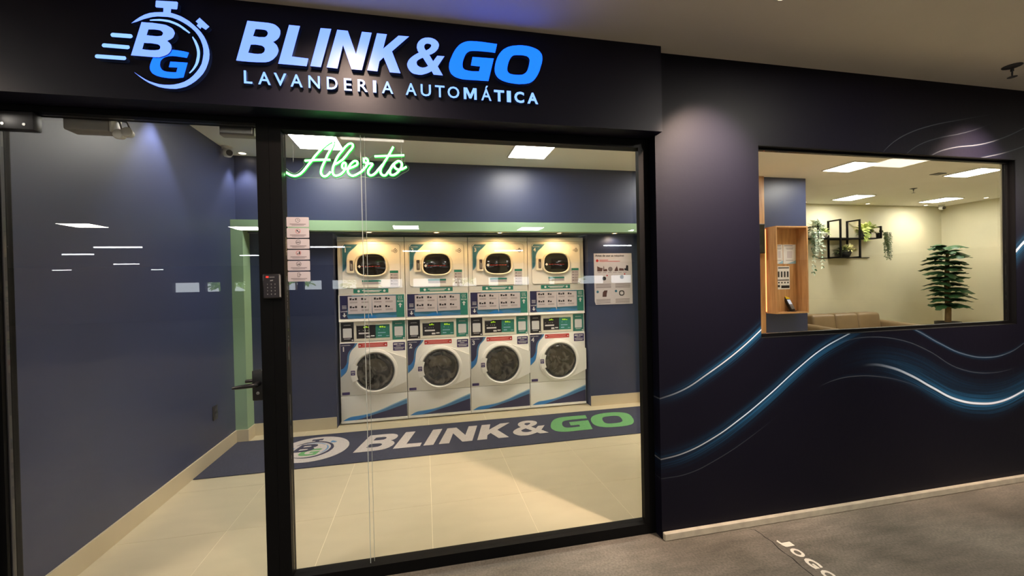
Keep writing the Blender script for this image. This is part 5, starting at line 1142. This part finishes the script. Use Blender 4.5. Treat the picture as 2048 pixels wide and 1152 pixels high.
    MB().lathe([(.146, .57), (.146, .585)], (0, 0, 0), 24).build('soil', 'soil', t)
    MB().tube([(0, 0, .58), (.012, 0, .9), (0, .01, 1.3), (.005, 0, 1.7), (.0, 0, 1.93)], [.042, .04, .036, .028, .010], 12).build('trunk', 'trunk', t, True)
    def leaf(L, W, droop, seed):
        r = random.Random(seed); n = 8; b = MB(); mid = []; le = []; ri = []
        for k in range(n + 1):
            u = k / n
            x = L * u; z = .10 * L * math.sin(math.pi * min(1, u * 1.1)) - droop * L * u * u
            w = W * (math.sin(math.pi * (u ** .75)) ** .7 if 0 < u < 1 else 0) * (1 if k % 2 else .72)
            mid.append(b.bm.verts.new((x, 0, z))); le.append(b.bm.verts.new((x + .03 * L, w, z - .45 * w))); ri.append(b.bm.verts.new((x + .03 * L, -w, z - .45 * w)))
        for k in range(n):
            b.bm.faces.new((mid[k], mid[k + 1], le[k + 1], le[k])); b.bm.faces.new((mid[k], ri[k], ri[k + 1], mid[k + 1]))
        me = b.mesh('leaf', True); me.materials.append(MT['leaf_palm']); return me
    kinds = [leaf(.30, .11, .08, 1), leaf(.35, .10, .20, 2), leaf(.27, .12, .02, 3)]
    z = .92; tier = 0
    while z < 1.97:
        nl = 8
        for k in range(nl):
            o = link('leaf', kinds[(k + tier) % 3], None, t)
            o.location = (0, 0, z + rng.uniform(-.02, .02)); s_ = rng.uniform(.82, 1.05) * (1.0 if z < 1.8 else .9)
            o.scale = (s_, s_, s_)
            o.rotation_euler = (rng.uniform(-.35, .35), rng.uniform(-.14, .10), 2 * math.pi * (k + rng.uniform(-.2, .2)) / nl + tier * .55)
        z += .092; tier += 1

# ------------------------------------------------------------------ the car park behind the camera (seen mirrored in the glass)
def build_car_park():
    ops = [(-12.4, -11.2), (-10.95, -10.25), (-9.7, -9.1), (-7.3, -6.6), (-6.3, -5.4), (-4.9, -3.6), (-2.5, -1.2), (-.6, .9), (1.6, 3.0), (3.7, 4.3), (5.2, 6.2), (7.4, 7.8), (9.2, 11.0), (11.4, 12.9)]
    b = MB(); b.box(-26, 26, -19.9, -19.6, 0, 1.40); b.box(-26, 26, -19.9, -19.6, 1.88, 2.71)
    e = [-26] + [v for o in ops for v in o] + [26]
    for a, c in zip(e[::2], e[1::2]): b.box(a, c, -19.9, -19.6, 1.4001, 1.8799)
    struct(b.build('wall_car_park_far', 'darkwall', None), 'far wall of the car park with a band of daylight openings')
    struct(boxobj('wall_car_park_left', 'darkwall', None, -26.2, -26, -19.6, 2.08, 0, 2.71), 'left end wall of the car park')
    struct(boxobj('wall_car_park_right', 'darkwall', None, 26, 26.2, -19.6, 2.08, 0, 2.71), 'right end wall of the car park')
    struct(boxobj('wall_front_far_left', 'darkwall', None, -26, -3.8, 2.0875, 2.16, 0, 2.71), 'dark wall continuing left of the shop')
    struct(boxobj('wall_front_far_right', 'darkwall', None, 9.9, 26, 2.0875, 2.16, 0, 2.71), 'dark wall continuing right of the shop')
    rng = random.Random(2)
    for x, y, h in ((-11.6, -24, 3.4), (-9.0, -28, 3.9), (-4.2, -25, 3.2), (2.4, -26, 3.4), (10.5, -25, 3.3)):
        t = thing('tree', 'green tree beyond the car park openings, seen only mirrored in the glass', 'tree', (x, y, 0), 0, 'trees beyond the car park')
        MB().tube([(0, 0, -.5), (.05, 0, 1.2), (0, .05, 2.0)], [.12, .1, .06], 8).build('trunk', 'trunk', t, True)
        b = MB(); bush(b, (0, 0, h * .55), 1.1, 1.0, 260, .42, .24, rng)
        f = b.build('crown', 'tree', t); f['kind'] = 'stuff'

MT['yellow'] = mat('yellow_plastic', (236, 200, 40), .35, var=.03)
MT['darkwall'] = mat('grey_car_park_wall', (92, 88, 84), .8, var=.1, scale=2)
build_shell()
build_shopfront()
build_lamps()
build_sign()
build_neon()
build_machines()
build_front_things()
build_floor_mat()
build_floor_lettering()
build_lounge()
build_car_park()
